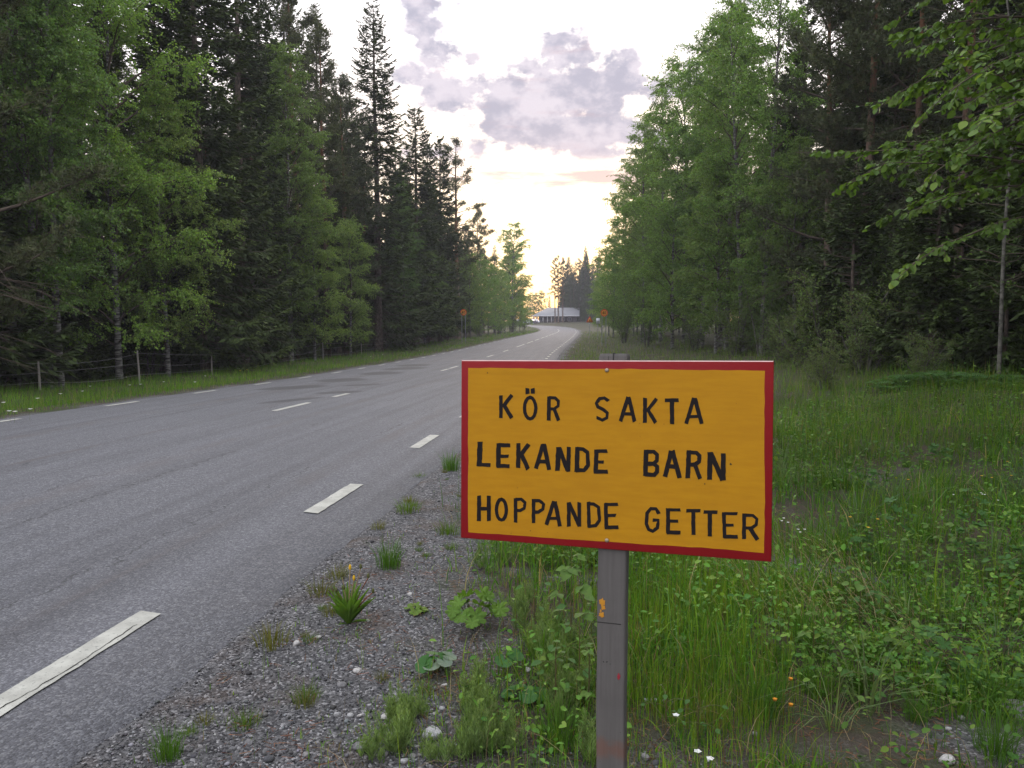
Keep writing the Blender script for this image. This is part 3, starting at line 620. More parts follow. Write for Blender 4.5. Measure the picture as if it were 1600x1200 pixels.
for q in range(4):
    a, c_ = np.array(yi[q]) / 1000, np.array(yi[(q + 1) % 4]) / 1000
    nseg = 26 if q % 2 == 0 else 18
    nv = np.array([-(c_ - a)[1], (c_ - a)[0]]); nv /= np.linalg.norm(nv)
    jit = np.cumsum(rg.normal(0, .0006, nseg)); jit -= np.linspace(0, jit[-1], nseg)
    for k in range(nseg): P.append(a + (c_ - a) * k / nseg + nv * (jit[k] + rg.normal(0, .0003)))
P = np.array(P); n = len(P)
b = Buf(); b.add([(x, -BT / 2 - .0008, z) for x, z in P] + [(0, -BT / 2 - .0008, 0)], [[n, (k + 1) % n, k] for k in range(n)])
link('yellow_field', b.mesh('yellow_field', [M['sign_yellow']]), board)
def stroke(b, pts, w, closed, y, rg, end=0.0):
    pts = np.array(pts, float)
    if closed: pts = np.concatenate([pts, pts[:2]])
    Q = []
    for k in range(len(pts) - 1):
        L = np.linalg.norm(pts[k + 1] - pts[k]); m_ = max(1, int(L / 7))
        for t in range(m_): Q.append(pts[k] + (pts[k + 1] - pts[k]) * t / m_)
    Q.append(pts[-1]); Q = np.array(Q)
    if closed: Q = Q[:len(Q) - max(1, int(np.linalg.norm(pts[-1] - pts[-2]) / 7)) + 1]
    T = np.gradient(Q, axis=0)
    if closed: T[0] = T[-1] = Q[1] - Q[-2]
    T /= np.linalg.norm(T, axis=1)[:, None]; Nn = np.stack([-T[:, 1], T[:, 0]], -1)
    wl = w / 2 * (1 + rg.normal(0, .055, len(Q))); wr = w / 2 * (1 + rg.normal(0, .055, len(Q)))
    if not closed: Q[0] -= T[0] * 0; 
    A, B = Q + Nn * wl[:, None], Q - Nn * wr[:, None]
    if not closed:
        A[0] += T[0] * rg.normal(0, .9); B[0] += T[0] * rg.normal(0, .9); A[-1] += T[-1] * rg.normal(0, .9); B[-1] += T[-1] * rg.normal(0, .9)
    else: A[-1], B[-1] = A[0], B[0]
    V = np.stack([A, B], 1) / 1000; V3 = np.stack([V[..., 0], np.full(V.shape[:2], y), V[..., 1]], -1)
    i = np.arange(len(Q) - 1)[:, None] * 2
    b.add(V3, (i + np.array([[0, 1, 3, 2]])).reshape(-1, 4))
for q, (ch, sts) in enumerate(LETTERS):
    rg = np.random.default_rng(200 + q); b = Buf()
    for kk, (w, closed, pts) in enumerate(sts):
        stroke(b, pts, w * 1.06, closed, -BT / 2 - .0014 - .00025 * kk, rg)
    link('letter', b.mesh('letter', [M['sign_black']]), board)
for x, z in ((-0.00205, 0.2136), (0.00128, -0.2152)):
    b = Buf(); prof = [(0.0052, 0), (0.0052, .0012), (0.0042, .0028), (0.002, .0036)]
    ang = np.arange(12) * math.pi / 6; V = [(x + r_ * math.cos(a), -BT / 2 - .001 - h_, z + r_ * math.sin(a)) for r_, h_ in prof for a in ang]
    F = [[12 * s_ + k_, 12 * s_ + (k_ + 1) % 12, 12 * s_ + 12 + (k_ + 1) % 12, 12 * s_ + 12 + k_] for s_ in range(3) for k_ in range(12)]
    b.add(V, F); b.add(V[-12:], [list(range(12))]); link('bolt', b.mesh('bolt', [M['bolt']]), board)
for x, z, w, h, sd in ((0.300, -0.010, .005, .006, 31), (-0.32, 0.205, .003, .003, 32), (-0.20, -0.205, .003, .002, 33), (0.24, -0.06, .003, .003, 34)):
    blot(board, 'dirt_speck', M['crack'], x, z, w, h, -BT / 2 - .0016, sd, 8)

# ------------------------------------------------------------------ traffic signs further down the road
M['s_yellow'] = plain('traffic_yellow', (0.50, 0.20, 0.01), 0.4, 0.4); M['s_red'] = plain('traffic_red', (0.36, 0.03, 0.01), 0.4, 0.4)
M['s_white'] = plain('traffic_white', (0.42, 0.42, 0.43), 0.5, 0.4); M['galv'] = plain('galvanised', (0.20, 0.21, 0.22), 0.5, 0.5, 0.3)
M['s_grey'] = plain('sign_back', (0.25, 0.26, 0.27), 0.5, 0.4)
def disc(b, r0, r1, y, n=28, mat=0):
    a = np.arange(n) * 2 * math.pi / n
    V = [(r * math.cos(t), y, r * math.sin(t)) for r in (r0, r1) for t in a]
    b.add(V, [[k, (k + 1) % n, n + (k + 1) % n, n + k] for k in range(n)], mat=mat)
def speed_sign(name, label, x, y, r, hc, yaw):
    z = gz(x, y); t = thing(name, label, 'traffic sign', (x, y, z), (0, 0, yaw), 'round 40 signs on both sides of the road')
    for sx in (-.17, .17):
        bb = Buf(); tube(bb, [(sx, .04, -.3), (sx, .04, hc + r * .7)], .03, 8, cap=True); link('pole', bb.mesh('pole', [M['galv']]), t)
    bb = Buf(); disc(bb, 0.001, r, 0); 
    a = np.arange(28) * 2 * math.pi / 28; V = [(r * math.cos(q), yy, r * math.sin(q)) for yy in (0, .012) for q in a]
    bb.add(V, [[k, 28 + k, 28 + (k + 1) % 28, (k + 1) % 28] for k in range(28)]); disc(bb, .001, r, .012)
    pl_ = link('plate', bb.mesh('plate', [M['s_yellow']]), t, (0, 0, hc))
    bb = Buf(); disc(bb, r * .76, r * .995, -.004); link('red_ring', bb.mesh('red_ring', [M['s_red']]), pl_)
    for ch, ox in (('4', -.27), ('0', .27)):
        bb = Buf(); sc = r * 1000; rg = np.random.default_rng(1)
        if ch == '4':
            stroke(bb, [((ox + .10) * sc, -.40 * sc), ((ox + .10) * sc, .42 * sc)], .13 * sc, 0, -.005, rg); stroke(bb, [((ox + .10) * sc, .42 * sc), ((ox - .2) * sc, -.14 * sc)], .12 * sc, 0, -.0055, rg)
            stroke(bb, [((ox - .24) * sc, -.16 * sc), ((ox + .22) * sc, -.16 * sc)], .12 * sc, 0, -.006, rg)
        else: stroke(bb, [((ox + .17 * math.sin(q)) * sc, .36 * math.cos(q) * sc) for q in np.arange(14) * 2 * math.pi / 14], .12 * sc, 1, -.005, rg)
        link('digit', bb.mesh('digit', [M['sign_black']]), pl_)
    return t
speed_sign('speed_limit_sign', 'round yellow 40 sign with red ring on the left verge by the fence', *col_at(724.5, 75)[:2], 0.31, 2.95, -0.05)
speed_sign('speed_limit_sign', 'round yellow 40 sign with red ring on the right verge before the birches', *col_at(943.5, 66)[:2], 0.31, 2.75, 0.10)
# warning triangle and white plate
x, y, z = col_at(921, 112); t = thing('warning_sign', 'small red-edged yellow triangle sign low beside the far bend', 'traffic sign', (x, y, z), (0, 0, .1))
hz = CAMH + 4.0 / FPX * 112 - z
bb = Buf(); tube(bb, [(0, .04, -.3), (0, .04, hz + .3)], .03, 8, cap=True); link('pole', bb.mesh('pole', [M['galv']]), t)
def tri(r, y, mat, name, par, loc=(0, 0, 0)):
    bb = Buf(); V = [(-r, y, -.5 * r), (r, y, -.5 * r), (r * .06, y, r * 1.15), (-r * .06, y, r * 1.15)]; W = [(a_, y + .012, c_) for a_, _, c_ in V]
    bb.add(V + W, [[0, 1, 2, 3], [7, 6, 5, 4], [0, 4, 5, 1], [1, 5, 6, 2], [2, 6, 7, 3], [3, 7, 4, 0]]); return link(name, bb.mesh(name, [mat]), par, loc)
pl_ = tri(.52, 0, M['s_red'], 'plate', t, (0, 0, hz)); tri(.34, -.016, M['s_yellow'], 'yellow_field', pl_, (0, 0, .0))
bb = Buf(); box(bb, (-.05, -.022, -.08), (.05, -.019, .2)); link('symbol', bb.mesh('symbol', [M['sign_black']]), pl_)
x, y, z = col_at(934, 92); t = thing('information_sign', 'small white rectangular plate on a pole before the far bend', 'traffic sign', (x, y, z), (0, 0, .1))
hz = CAMH + 3.5 / FPX * 92 - z
bb = Buf(); tube(bb, [(0, .04, -.3), (0, .04, hz + .25)], .03, 8, cap=True); link('pole', bb.mesh('pole', [M['galv']]), t)
bb = Buf(); box(bb, (-.23, 0, -.32), (.23, .012, .32)); pl_ = link('plate', bb.mesh('plate', [M['s_white']]), t, (0, 0, hz))
bb = Buf(); box(bb, (-.09, -.006, -.06), (.09, -.003, .08)); link('symbol', bb.mesh('symbol', [M['s_grey']]), pl_)

# ------------------------------------------------------------------ wire fence on the left
M['grey_wood'] = plain('grey_post', (0.20, 0.185, 0.16), 0.9, 0.1, var=0.3, vscale=20, bump=0.3)
M['wire'] = plain('wire', (0.16, 0.155, 0.15), 0.6, 0.4, 0.4)
fp = [col_at(u, d)[:2] for u, d in ((-330, 13.5), (-110, 17.5), (60, 20.3), (217, 24), (330, 29), (425, 36), (505, 44), (565, 52), (612, 61), (646, 68), (678, 77), (692, 86), (714, 98))]
fence = thing('wire_fence', 'sagging wire fence on thin grey wooden stakes along the left wood edge', 'fence', (fp[3][0], fp[3][1], gz(*fp[3])))
tops = []
for q, (x, y) in enumerate(fp):
    z = gz(x, y); h = 1.02 + (0.06 * math.sin(q * 2.1)); lean = Vector((0.04 * math.sin(q * 1.7), 0.03 * math.cos(q), 0))
    if q in (2, 4, 5): h *= .78
    bb = Buf(); P = [Vector((x, y, z - .2)), Vector((x, y, z + h * .5)) + lean * .5, Vector((x, y, z + h)) + lean]
    tube(bb, [tuple(v - Vector(fence.location)) for v in P], [.032, .03, .026], 7, cap=True); link('stake', bb.mesh('stake', [M['grey_wood']]), fence)
    tops.append((Vector((x, y, z)), h))
for hf in (0.28, 0.62, 0.92):
    P = []
    for q in range(len(tops) - 1):
        (a, ha), (c_, hc_) = tops[q], tops[q + 1]
        for k in range(8):
            t = k / 8; p_ = a.lerp(c_, t); p_.z += (ha + (hc_ - ha) * t) * hf - 0.10 * 4 * t * (1 - t) * (0.6 + .4 * math.sin(q * 3 + hf * 9)); P.append(tuple(p_ - Vector(fence.location) + Vector((.03, -.02, 0))))
    bb = Buf(); tube(bb, P, 0.0045, 4); link('wire', bb.mesh('wire', [M['wire']]), fence)

# ------------------------------------------------------------------ house and cars at the bend
M['tin'] = plain('tin_roof', (0.105, 0.105, 0.112), 0.5, 0.4, 0.1, var=0.1, vscale=1.0); M['wall_dark'] = plain('house_boards', (0.06, 0.052, 0.05), 0.8, 0.2, var=0.25, vscale=2)
M['white_trim'] = plain('white_trim', (0.45, 0.44, 0.43), 0.6, 0.3); M['glass'] = plain('window_glass', (0.03, 0.035, 0.045), 0.15, 0.6)
M['cloth'] = plain('peach_board', (0.45, 0.29, 0.20), 0.6, 0.3)
HD = 222.0
hx, hy, hz_ = col_at(857, HD); hz_ = 1.38
house = thing('house', 'low dark house with hipped tin roof and white porch posts at the far bend', 'house', (hx, hy, hz_), (0, 0, -0.05), scale=.9)
bb = Buf()
for k in range(24):
    x0_ = -3.1 + k * .5; box(bb, (x0_, 0, -.4), (x0_ + .485, .12 + .02 * (k % 2), 2.3))
box(bb, (-3.1, .14, -.4), (8.9, 9.0, 2.28)); link('wall', bb.mesh('wall', [M['wall_dark']]), house)
bb = Buf()
E = [(-5.1, -1.6, 2.35), (9.6, -1.6, 2.35), (9.6, 9.8, 2.35), (-5.1, 9.8, 2.35)]; Rg = [(-0.4, 4.1, 5.0), (9.9, 4.1, 5.0)]
Vv = E + Rg; bb.add(Vv, [[0, 1, 5, 4], [2, 3, 4, 5]]); bb.add(Vv, [[3, 0, 4]]); bb.add(Vv, [[1, 2, 5]]); bb.add(E, [[3, 2, 1, 0]])
roof = link('roof', bb.mesh('roof', [M['tin']]), house)
for k in range(26):                                                       # standing seams on the front slope
    f_ = k / 26; x0_ = -5.0 + 14.5 * f_; top = min(1.0, max(0.05, (x0_ + 5.1) / 4.7))
    bb = Buf(); prisms(bb, np.array([[x0_, -1.6, 2.37]]), np.array([[x0_, -1.6 + 5.7 * top, 2.37 + 2.65 * top]]), .03, .03); link('seam', bb.mesh('seam', [M['tin']]), roof)
bb = Buf(); box(bb, (-5.15, -1.68, 2.2), (9.65, -1.6, 2.36)); link('fascia', bb.mesh('fascia', [M['white_trim']]), house)
for x_ in (-4.9, -1.7, -0.3, 0.9, 3.2): 
    bb = Buf(); box(bb, (x_ - .06, -1.5, -.4), (x_ + .06, -1.38, 2.3)); link('porch_post', bb.mesh('porch_post', [M['white_trim']]), house)
for x_ in (-2.4, 1.6, 4.6, 6.6):
    bb = Buf(); box(bb, (x_ - .5, -.06, .7), (x_ + .5, .02, 1.85)); w_ = link('window', bb.mesh('window', [M['white_trim']]), house)
    for q in (-.23, .23):
        bb = Buf(); box(bb, (x_ + q - .2, -.075, .78), (x_ + q + .2, -.062, 1.77)); link('pane', bb.mesh('pane', [M['glass']]), w_)
bb = Buf(); box(bb, (4.0, 4.0, 4.6), (4.7, 4.7, 5.7)); link('chimney', bb.mesh('chimney', [M['wall_dark']]), house)
for q, (x_, w_) in enumerate(((-4.2, .55), (-3.35, .5))):
    tb = thing('notice_panel', ('pale peach panel under the left end of the porch roof', 'second pale peach panel under the porch roof, nearer the posts')[q], 'panel', (hx + x_, hy - 1.2, hz_ + 1.15), (0, 0, -.05))
    bb = Buf(); box(bb, (-w_ / 2, 0, 0), (w_ / 2, .05, .75)); link('board', bb.mesh('board', [M['cloth']]), tb)
    bb = Buf(); box(bb, (-.03, .05, -1.5), (.03, .10, .7)); link('leg', bb.mesh('leg', [M['wall_dark']]), tb)
def car(label, x, y, yaw, paint, L=4.4, W=1.78, Hh=1.48):
    z = 1.12; t = thing('parked_car', label, 'car', (x, y, z), (0, 0, yaw), 'cars parked by the house')
    prof = [(-L/2, .35), (-L/2, .8), (-L/2 + .15, .95), (-L/2 + .9, 1.0), (-L/2 + 1.55, Hh - .05), (-.1, Hh), (L/2 - 1.3, Hh - .08), (L/2 - .35, 1.0), (L/2 - .05, .9), (L/2, .35)]
    bb = Buf(); n = len(prof); V = []
    for sgn in (-1, 1):
        for (u_, h_) in prof:
            V.append((sgn * (W / 2 - (.16 if h_ > 1.1 else 0)), u_, h_))
    bb.add(V, [[k, k + 1, n + k + 1, n + k] for k in range(n - 1)] + [[n - 1, 0, n, 2 * n - 1]]); bb.add(V, [list(range(n)), list(range(2 * n - 1, n - 1, -1))])
    body = link('body', bb.mesh('body', [paint]), t)
    for (u0, u1) in ((-L/2 + 1.0, -L/2 + 1.5), (L/2 - 1.25, L/2 - .45)):
        f0 = 1.06; bb = Buf(); s_ = -1 if u0 < 0 else 1
        a0 = (u0, f0) if s_ < 0 else (u1 + .02, f0); a1 = (u1, Hh - .1) if s_ < 0 else (u0 + .05, Hh - .14)
        bb.add([(-W/2 + .2, a0[0] + s_ * .03, a0[1]), (W/2 - .2, a0[0] + s_ * .03, a0[1]), (W/2 - .25, a1[0] + s_ * .03, a1[1]), (-W/2 + .25, a1[0] + s_ * .03, a1[1])], [[0, 1, 2, 3]])
        link('windscreen', bb.mesh('windscreen', [M['glass']]), t)
    for sgn in (-1, 1):
        bb = Buf(); bb.add([(sgn * (W/2 - .13), u_, h_) for u_, h_ in ((-L/2 + 1.2, 1.04), (L/2 - .7, 1.04), (L/2 - 1.3, Hh - .16), (-L/2 + 1.65, Hh - .14))], [[0, 1, 2, 3]]); link('side_window', bb.mesh('side_window', [M['glass']]), t)
        for u_ in (-L/2 + .8, L/2 - .8):
            bb = Buf(); tube(bb, [(sgn * (W/2 - .2), u_, .32), (sgn * (W/2 + .01), u_, .32)], .32, 14, cap=True); wh = link('wheel', bb.mesh('wheel', [M['sign_black']]), t)
            bb = Buf(); tube(bb, [(sgn * (W/2), u_, .32), (sgn * (W/2 + .02), u_, .32)], .19, 12, cap=True); link('rim', bb.mesh('rim', [M['galv']]), wh)
        bb = Buf(); box(bb, (sgn * .62 - .16, -L/2 - .015, .62), (sgn * .62 + .16, -L/2 + .01, .76)); link('headlight', bb.mesh('headlight', [M['white_trim']]), t)
    return t
M['car_dark'] = plain('dark_car_paint', (0.05, 0.035, 0.05), 0.3, 0.5); M['car_white'] = plain('white_car_paint', (0.40, 0.40, 0.42), 0.35, 0.5)
car('dark car parked on the left in front of the far house', *col_at(827.5, 209)[:2], 1.2, M['car_dark'], 4.3)
car('small white car nosing out beside the dark car at the far house', *col_at(835, 210.5)[:2], 0.25, M['car_white'], 3.9, 1.68, 1.42)
car('white car half hidden behind the left verge beyond the bend', *col_at(815, 208)[:2], 1.3, M['car_white'], 4.4)
# ------------------------------------------------------------------ tree builders (each returns trunk mesh, crown mesh)
def rotz(v, a):
    c, s = math.cos(a), math.sin(a); return np.array([v[0] * c - v[1] * s, v[0] * s + v[1] * c, v[2]])
def trunk_line(H, r0, wander, seed, n=14, lean=(0, 0), top=0.006):
    rg = np.random.default_rng(seed); t = np.linspace(0, 1, n)
    ph = rg.uniform(0, 6, 4)
    x = wander * (np.sin(t * 5 + ph[0]) - math.sin(ph[0]) + .4 * np.sin(t * 11 + ph[1])) * t + lean[0] * H * t ** 1.3
    y = wander * (np.sin(t * 4.3 + ph[2]) - math.sin(ph[2]) + .4 * np.sin(t * 12 + ph[3])) * t + lean[1] * H * t ** 1.3
    P = np.stack([x, y, t * H], -1); r = r0 * (1 - t) ** .85 + top
    P = np.concatenate([[P[0] + [0, 0, -.25]], P]); r = np.concatenate([[r0 * 1.45], [r0 * 1.2], r[1:]])
    return P, r
def on_line(P, z):
    return np.stack([np.interp(z, P[:, 2], P[:, 0]), np.interp(z, P[:, 2], P[:, 1]), z], -1)
def mk_trunk(P, r, mat, sides=9, stubs=None):
    b = Buf(); tube(b, P, r, sides)
    if stubs: prisms(b, *stubs)
    return b.mesh('trunk', [mat], True)

def birch(seed, H, spread, cb, nl, leaf=0.05, droop=0.09, lean=(0, 0), wander=.12, r0=None, el0=(35, 62), col=(0.070, 0.130, 0.022), bark='birch_bark', hang=0.45, hexa=False, dens=4.0, flat=0.0):
    rg = np.random.default_rng(seed)
    P, r = trunk_line(H, r0 or (.006 * H + .018), wander, seed, lean=lean)
    br, tA, tB = Buf(), [], []
    nb = int(H * dens * (1 - cb)); az0 = rg.uniform(0, 6.28); brA, brB, brR = [], [], []
    for k in range(nb):
        u = (k + rg.uniform(0, 1)) / nb; z = H * (cb + (1 - cb) * u * .985)
        prof = math.sin(math.pi * min(1, .18 + .80 * u)) ** .75
        L = spread * prof * rg.uniform(.6, 1.2)
        a = az0 + k * 2.39996 + rg.uniform(-.5, .5); e = R(rg.uniform(*el0) + 14 * u)
        n = 6; step = L / (n - 1); p = on_line(P, np.array(z)); pts = [p]
        for q in range(n - 1):
            d = np.array([math.cos(a) * math.cos(e), math.sin(a) * math.cos(e), math.sin(e)])
            p = p + d * step; pts.append(p); e -= droop * (1 + q * .5) * rg.uniform(.5, 1.5); a += rg.uniform(-.22, .22)
        pts = np.array(pts); rb = np.linspace(.010 + .012 * L, .004, n) * (.6 + .4 * prof)
        tube(br, pts, rb, 4 if L > 1 else 3, mat=1)
        ns = int(L * 5) + 3
        for q in range(ns):
            w = rg.uniform(.22, 1.0); f = w * (n - 1); i0 = min(int(f), n - 2); q0 = pts[i0] + (pts[i0 + 1] - pts[i0]) * (f - i0)
            d = nrm(pts[i0 + 1] - pts[i0]); sa = rg.choice((-1, 1)) * rg.uniform(.4, 1.25); d2 = rotz(d, sa); d2[2] += rg.uniform(-.65, .55)
            ls = (L * .38 * (1.1 - w) + .22) * rg.uniform(.6, 1.3); d2 = nrm(d2)
            m1 = q0 + d2 * ls * .55; m2 = m1 + nrm(d2 + np.array([0, 0, -.45 * hang])) * ls * .45
            brA += [q0, m1]; brB += [m1, m2]
            tA += [q0, m1, m1]; tB += [m1, m2, m2]
            for h in range(int(2 + 3 * rg.uniform())):
                s0 = q0 + (m2 - q0) * rg.uniform(.3, 1); dd = nrm(d2 * rg.uniform(.1, .7) + np.array([rg.normal(0, .3), rg.normal(0, .3), -hang * rg.uniform(.3, 1.0) + flat * .9]))
                e_ = s0 + dd * rg.uniform(.2, .75)
                tA += [s0, s0]; tB += [e_, e_]; brA.append(s0); brB.append(e_)
        tA += [pts[-2], pts[-3]]; tB += [pts[-1], pts[-2]]
    tA, tB = np.array(tA), np.array(tB)
    prisms(br, np.array(brA), np.array(brB), .0042, .002, mat=1)
    ln = np.linalg.norm(tB - tA, axis=1); idx = rg.choice(len(tA), nl, p=ln / ln.sum()); t = rg.uniform(0, 1, nl)[:, None]
    A, B = tA[idx], tB[idx]; Lp = A + (B - A) * t + rg.normal(0, .022 + .1 * leaf, (nl, 3))
    D = nrm(nrm(B - A) * .5 + rdir(nl) * .8 + np.array([0, 0, -.35 * (1 - flat)])); Nv = nrm(rdir(nl) + np.array([0, 0, .5 + 1.2 * flat]))
    s = leaf * 1.45 * rg.uniform(.65, 1.25, nl)
    tone = vary(np.array(col) * 1.15, nl, .40, .10)
    leaves(br, Lp, D, Nv, s, s * rg.uniform(.62, .85, nl), tone, 0, .12, hexa)
    return mk_trunk(P, r, M[bark]), br.mesh('crown', [M['birch_leaf'], M['twig']])

def spruce(seed, H, spread, cb=0.04, dens=1.0, col=(0.030, 0.043, 0.014), tip=(0.068, 0.092, 0.024), sag=.30, power=.72, step=.30):
    rg = np.random.default_rng(seed)
    P, r = trunk_line(H, .0085 * H + .02, .05, seed)
    b = Buf(); zs = np.arange(max(cb * H, .25), H - .12, step); A, B, W, CL = [], [], [], []
    dA, dB = [], []
    for z in zs:
        u = z / H; nb = rg.integers(5, 8) if u < .6 else rg.integers(7, 11)
        for q in range(nb):
            zz = z + rg.uniform(-.12, .12); L = (spread * (1 - u) ** power * rg.uniform(.62, 1.12) + .12) * min(1, .55 + (z - cb * H) / (H * .10))
            a = rg.uniform(0, 6.283)
            s0 = .35 - sag * 2.0 * (1 - u) * rg.uniform(.5, 1.3) if u < .8 else rg.uniform(.25, .8)
            n = 7; t = np.linspace(0, 1, n); rad = L * t
            h = L * (s0 * t - sag * .55 * (1 - u * .6) * np.sin(t * 2.6) * t + .22 * t ** 3)
            ca, sa = math.cos(a), math.sin(a); bend = rg.uniform(-.12, .12) * L
            o = on_line(P, np.array(min(zz, H - .05)))
            pts = np.stack([o[0] + ca * rad - sa * bend * t ** 2, o[1] + sa * rad + ca * bend * t ** 2, o[2] + h], -1)
            tube(b, pts, np.linspace(.008 + .008 * L, .003, n), 3, mat=1)
            m = int(max(11, L / .036) * dens); w = np.sqrt(rg.uniform(.03, 1, m)); f = w * (n - 1); i0 = np.minimum(f.astype(int), n - 2)
            q0 = pts[i0] + (pts[i0 + 1] - pts[i0]) * (f - i0)[:, None]; d = nrm(pts[i0 + 1] - pts[i0])
            side = np.stack([-d[:, 1], d[:, 0], 0 * d[:, 0]], -1) * rg.choice((-1, 1), m)[:, None]
            ls = np.clip((L * .36 * (1.12 - w) + .09), .13, .55) * rg.uniform(.6, 1.2, m)
            dd = nrm(d * rg.uniform(.5, 1.1, m)[:, None] + side * rg.uniform(.4, 1.0, m)[:, None] + np.array([0, 0, -1.0])[None] * rg.uniform(.0, .9, m)[:, None] * (1 - .6 * u))
            A.append(q0); B.append(q0 + dd * ls[:, None]); W.append(ls); CL.append(w)
            A.append(pts[-2:-1]); B.append(pts[-1:] + (pts[-1:] - pts[-2:-1]) * .3); W.append(np.array([.2])); CL.append(np.array([1.0]))
    A, B, Ls, w = np.concatenate(A), np.concatenate(B), np.concatenate(W), np.concatenate(CL); n = len(A)
    tone = np.asarray(col) + (np.asarray(tip) - np.asarray(col)) * (np.clip(w - .55, 0, 1) * 1.6 * rg.uniform(0, 1, n))[:, None]
    tone = tone * rg.uniform(.7, 1.3, (n, 1)) * 1.25
    D = B - A; leaves(b, A, D, nrm(rdir(n) + np.array([0, 0, 1.3])), np.linalg.norm(D, axis=1), .050 + .11 * np.minimum(Ls, .45), tone, 0, -.25)
    nt_ = 2                                                        # side shoots
    idx = np.repeat(np.arange(n), nt_); t = rg.uniform(.15, .95, len(idx))[:, None]
    q0 = A[idx] + D[idx] * t; Dn = nrm(D[idx]); sd = nrm(np.cross(Dn, np.array([0, 0, 1.0])) + 1e-6) * rg.choice((-1, 1), len(idx))[:, None]
    d3 = nrm(Dn * .8 + sd * rg.uniform(.4, 1.0, (len(idx), 1)) + np.array([0, 0, -.35])); l3 = np.clip(Ls[idx] * .6, .08, .26) * rg.uniform(.6, 1.2, len(idx))
    leaves(b, q0, d3, nrm(rdir(len(idx)) + np.array([0, 0, 1.2])), l3, l3 * .30 + .018, tone[idx] * rg.uniform(.8, 1.25, (len(idx), 1)), 0, -.2)
    return mk_trunk(P, r, M['spruce_bark']), b.mesh('crown', [M['needle'], M['twig']])

def pine(seed, H, spread, cb=0.38, ntuft=3200, col=(0.056, 0.066, 0.032), open_=1.0, dead=26, lean=(0, 0)):
    rg = np.random.default_rng(seed)
    P, r = trunk_line(H, .0085 * H + .03, .14, seed, lean=lean)
    b = Buf(); E, Dr, brA, brB = [], [], [], []
    nb = int(H * (1 - cb) * 4.2 * open_)
    for k in range(nb):
        u = (k + rg.uniform(0, 1)) / nb; z = H * (cb + (1 - cb) * u * .97)
        L = (spread * (1 - u) ** .6 * min(1, .5 + 2.4 * u) + .35) * rg.uniform(.5, 1.2); a = rg.uniform(0, 6.283); e = R(rg.uniform(-12, 22) + 45 * u ** 2)
        n = 6; p = on_line(P, np.array(z)); pts = [p]
        for q in range(n - 1):
            p = p + np.array([math.cos(a) * math.cos(e), math.sin(a) * math.cos(e), math.sin(e)]) * L / (n - 1); pts.append(p); e += rg.uniform(-.1, .22); a += rg.uniform(-.3, .3)
        pts = np.array(pts); tube(b, pts, np.linspace(.014 + .014 * L, .006, n), 4, mat=1)
        for q in range(int(L * 5.5) + 4):
            w = rg.uniform(.30, 1.0); f = w * (n - 1); i0 = min(int(f), n - 2); q0 = pts[i0] + (pts[i0 + 1] - pts[i0]) * (f - i0); d = nrm(pts[i0 + 1] - pts[i0])
            d2 = rotz(d, rg.choice((-1, 1)) * rg.uniform(.3, 1.1)); d2[2] += rg.uniform(-.15, .45); d2 = nrm(d2); ls = (.30 * L * (1.15 - w) + .16) * rg.uniform(.6, 1.2)
            e1 = q0 + d2 * ls; brA.append(q0); brB.append(e1)
            for h in range(4):
                E.append(q0 + (e1 - q0) * rg.uniform(.3, 1.05) + rg.normal(0, .05, 3)); Dr.append(nrm(d2 + np.array([0, 0, .45]) + rg.normal(0, .35, 3)))
        E.append(pts[-1]); Dr.append(nrm(pts[-1] - pts[-2]))
    prisms(b, np.array(brA), np.array(brB), .007, .004, mat=1)
    for k in range(dead):                                            # dry lower limbs
        z = H * rg.uniform(.08, cb + .15); a = rg.uniform(0, 6.283); L = rg.uniform(.5, spread * .9); o = on_line(P, np.array(z)); s = rg.uniform(-.35, .15)
        t = np.linspace(0, 1, 5)[:, None]; pts = o + np.array([math.cos(a), math.sin(a), s]) * L * t + np.array([0, 0, -.25 * L]) * t ** 2 + rg.normal(0, .03, (5, 3)) * t
        tube(b, pts, np.linspace(.016, .003, 5), 3, mat=1); 
        for q in range(5):
            q0 = pts[rg.integers(1, 4)]; prisms(b, q0[None], (q0 + rotz(np.array([math.cos(a), math.sin(a), s - .2]), rg.uniform(-1.2, 1.2)) * L * .4)[None], .005, .001, mat=1)
    E, Dr = np.array(E), np.array(Dr); rep = max(1, int(round(ntuft / len(E))))
    if len(E) * rep > ntuft * 1.2: E, Dr = E[:int(ntuft)], Dr[:int(ntuft)]
    E = np.repeat(E, rep, 0) + rg.normal(0, .13, (len(E) * rep, 3)); Dr = np.repeat(Dr, rep, 0); n = len(E); kk = 11
    idx = np.repeat(np.arange(n), kk); Dn = nrm(Dr[idx] * .75 + rdir(n * kk) * .8)
    tone = (vary(col, n, .3, .08))[idx] * rg.uniform(.8, 1.25, (n * kk, 1))
    leaves(b, E[idx] - Dr[idx] * rg.uniform(0, .1, (n * kk, 1)), Dn, rdir(n * kk), rg.uniform(.09, .17, n * kk), .026, tone, 0, 0)
    return mk_trunk(P, r, M['pine_bark']), b.mesh('crown', [M['needle'], M['twig']])

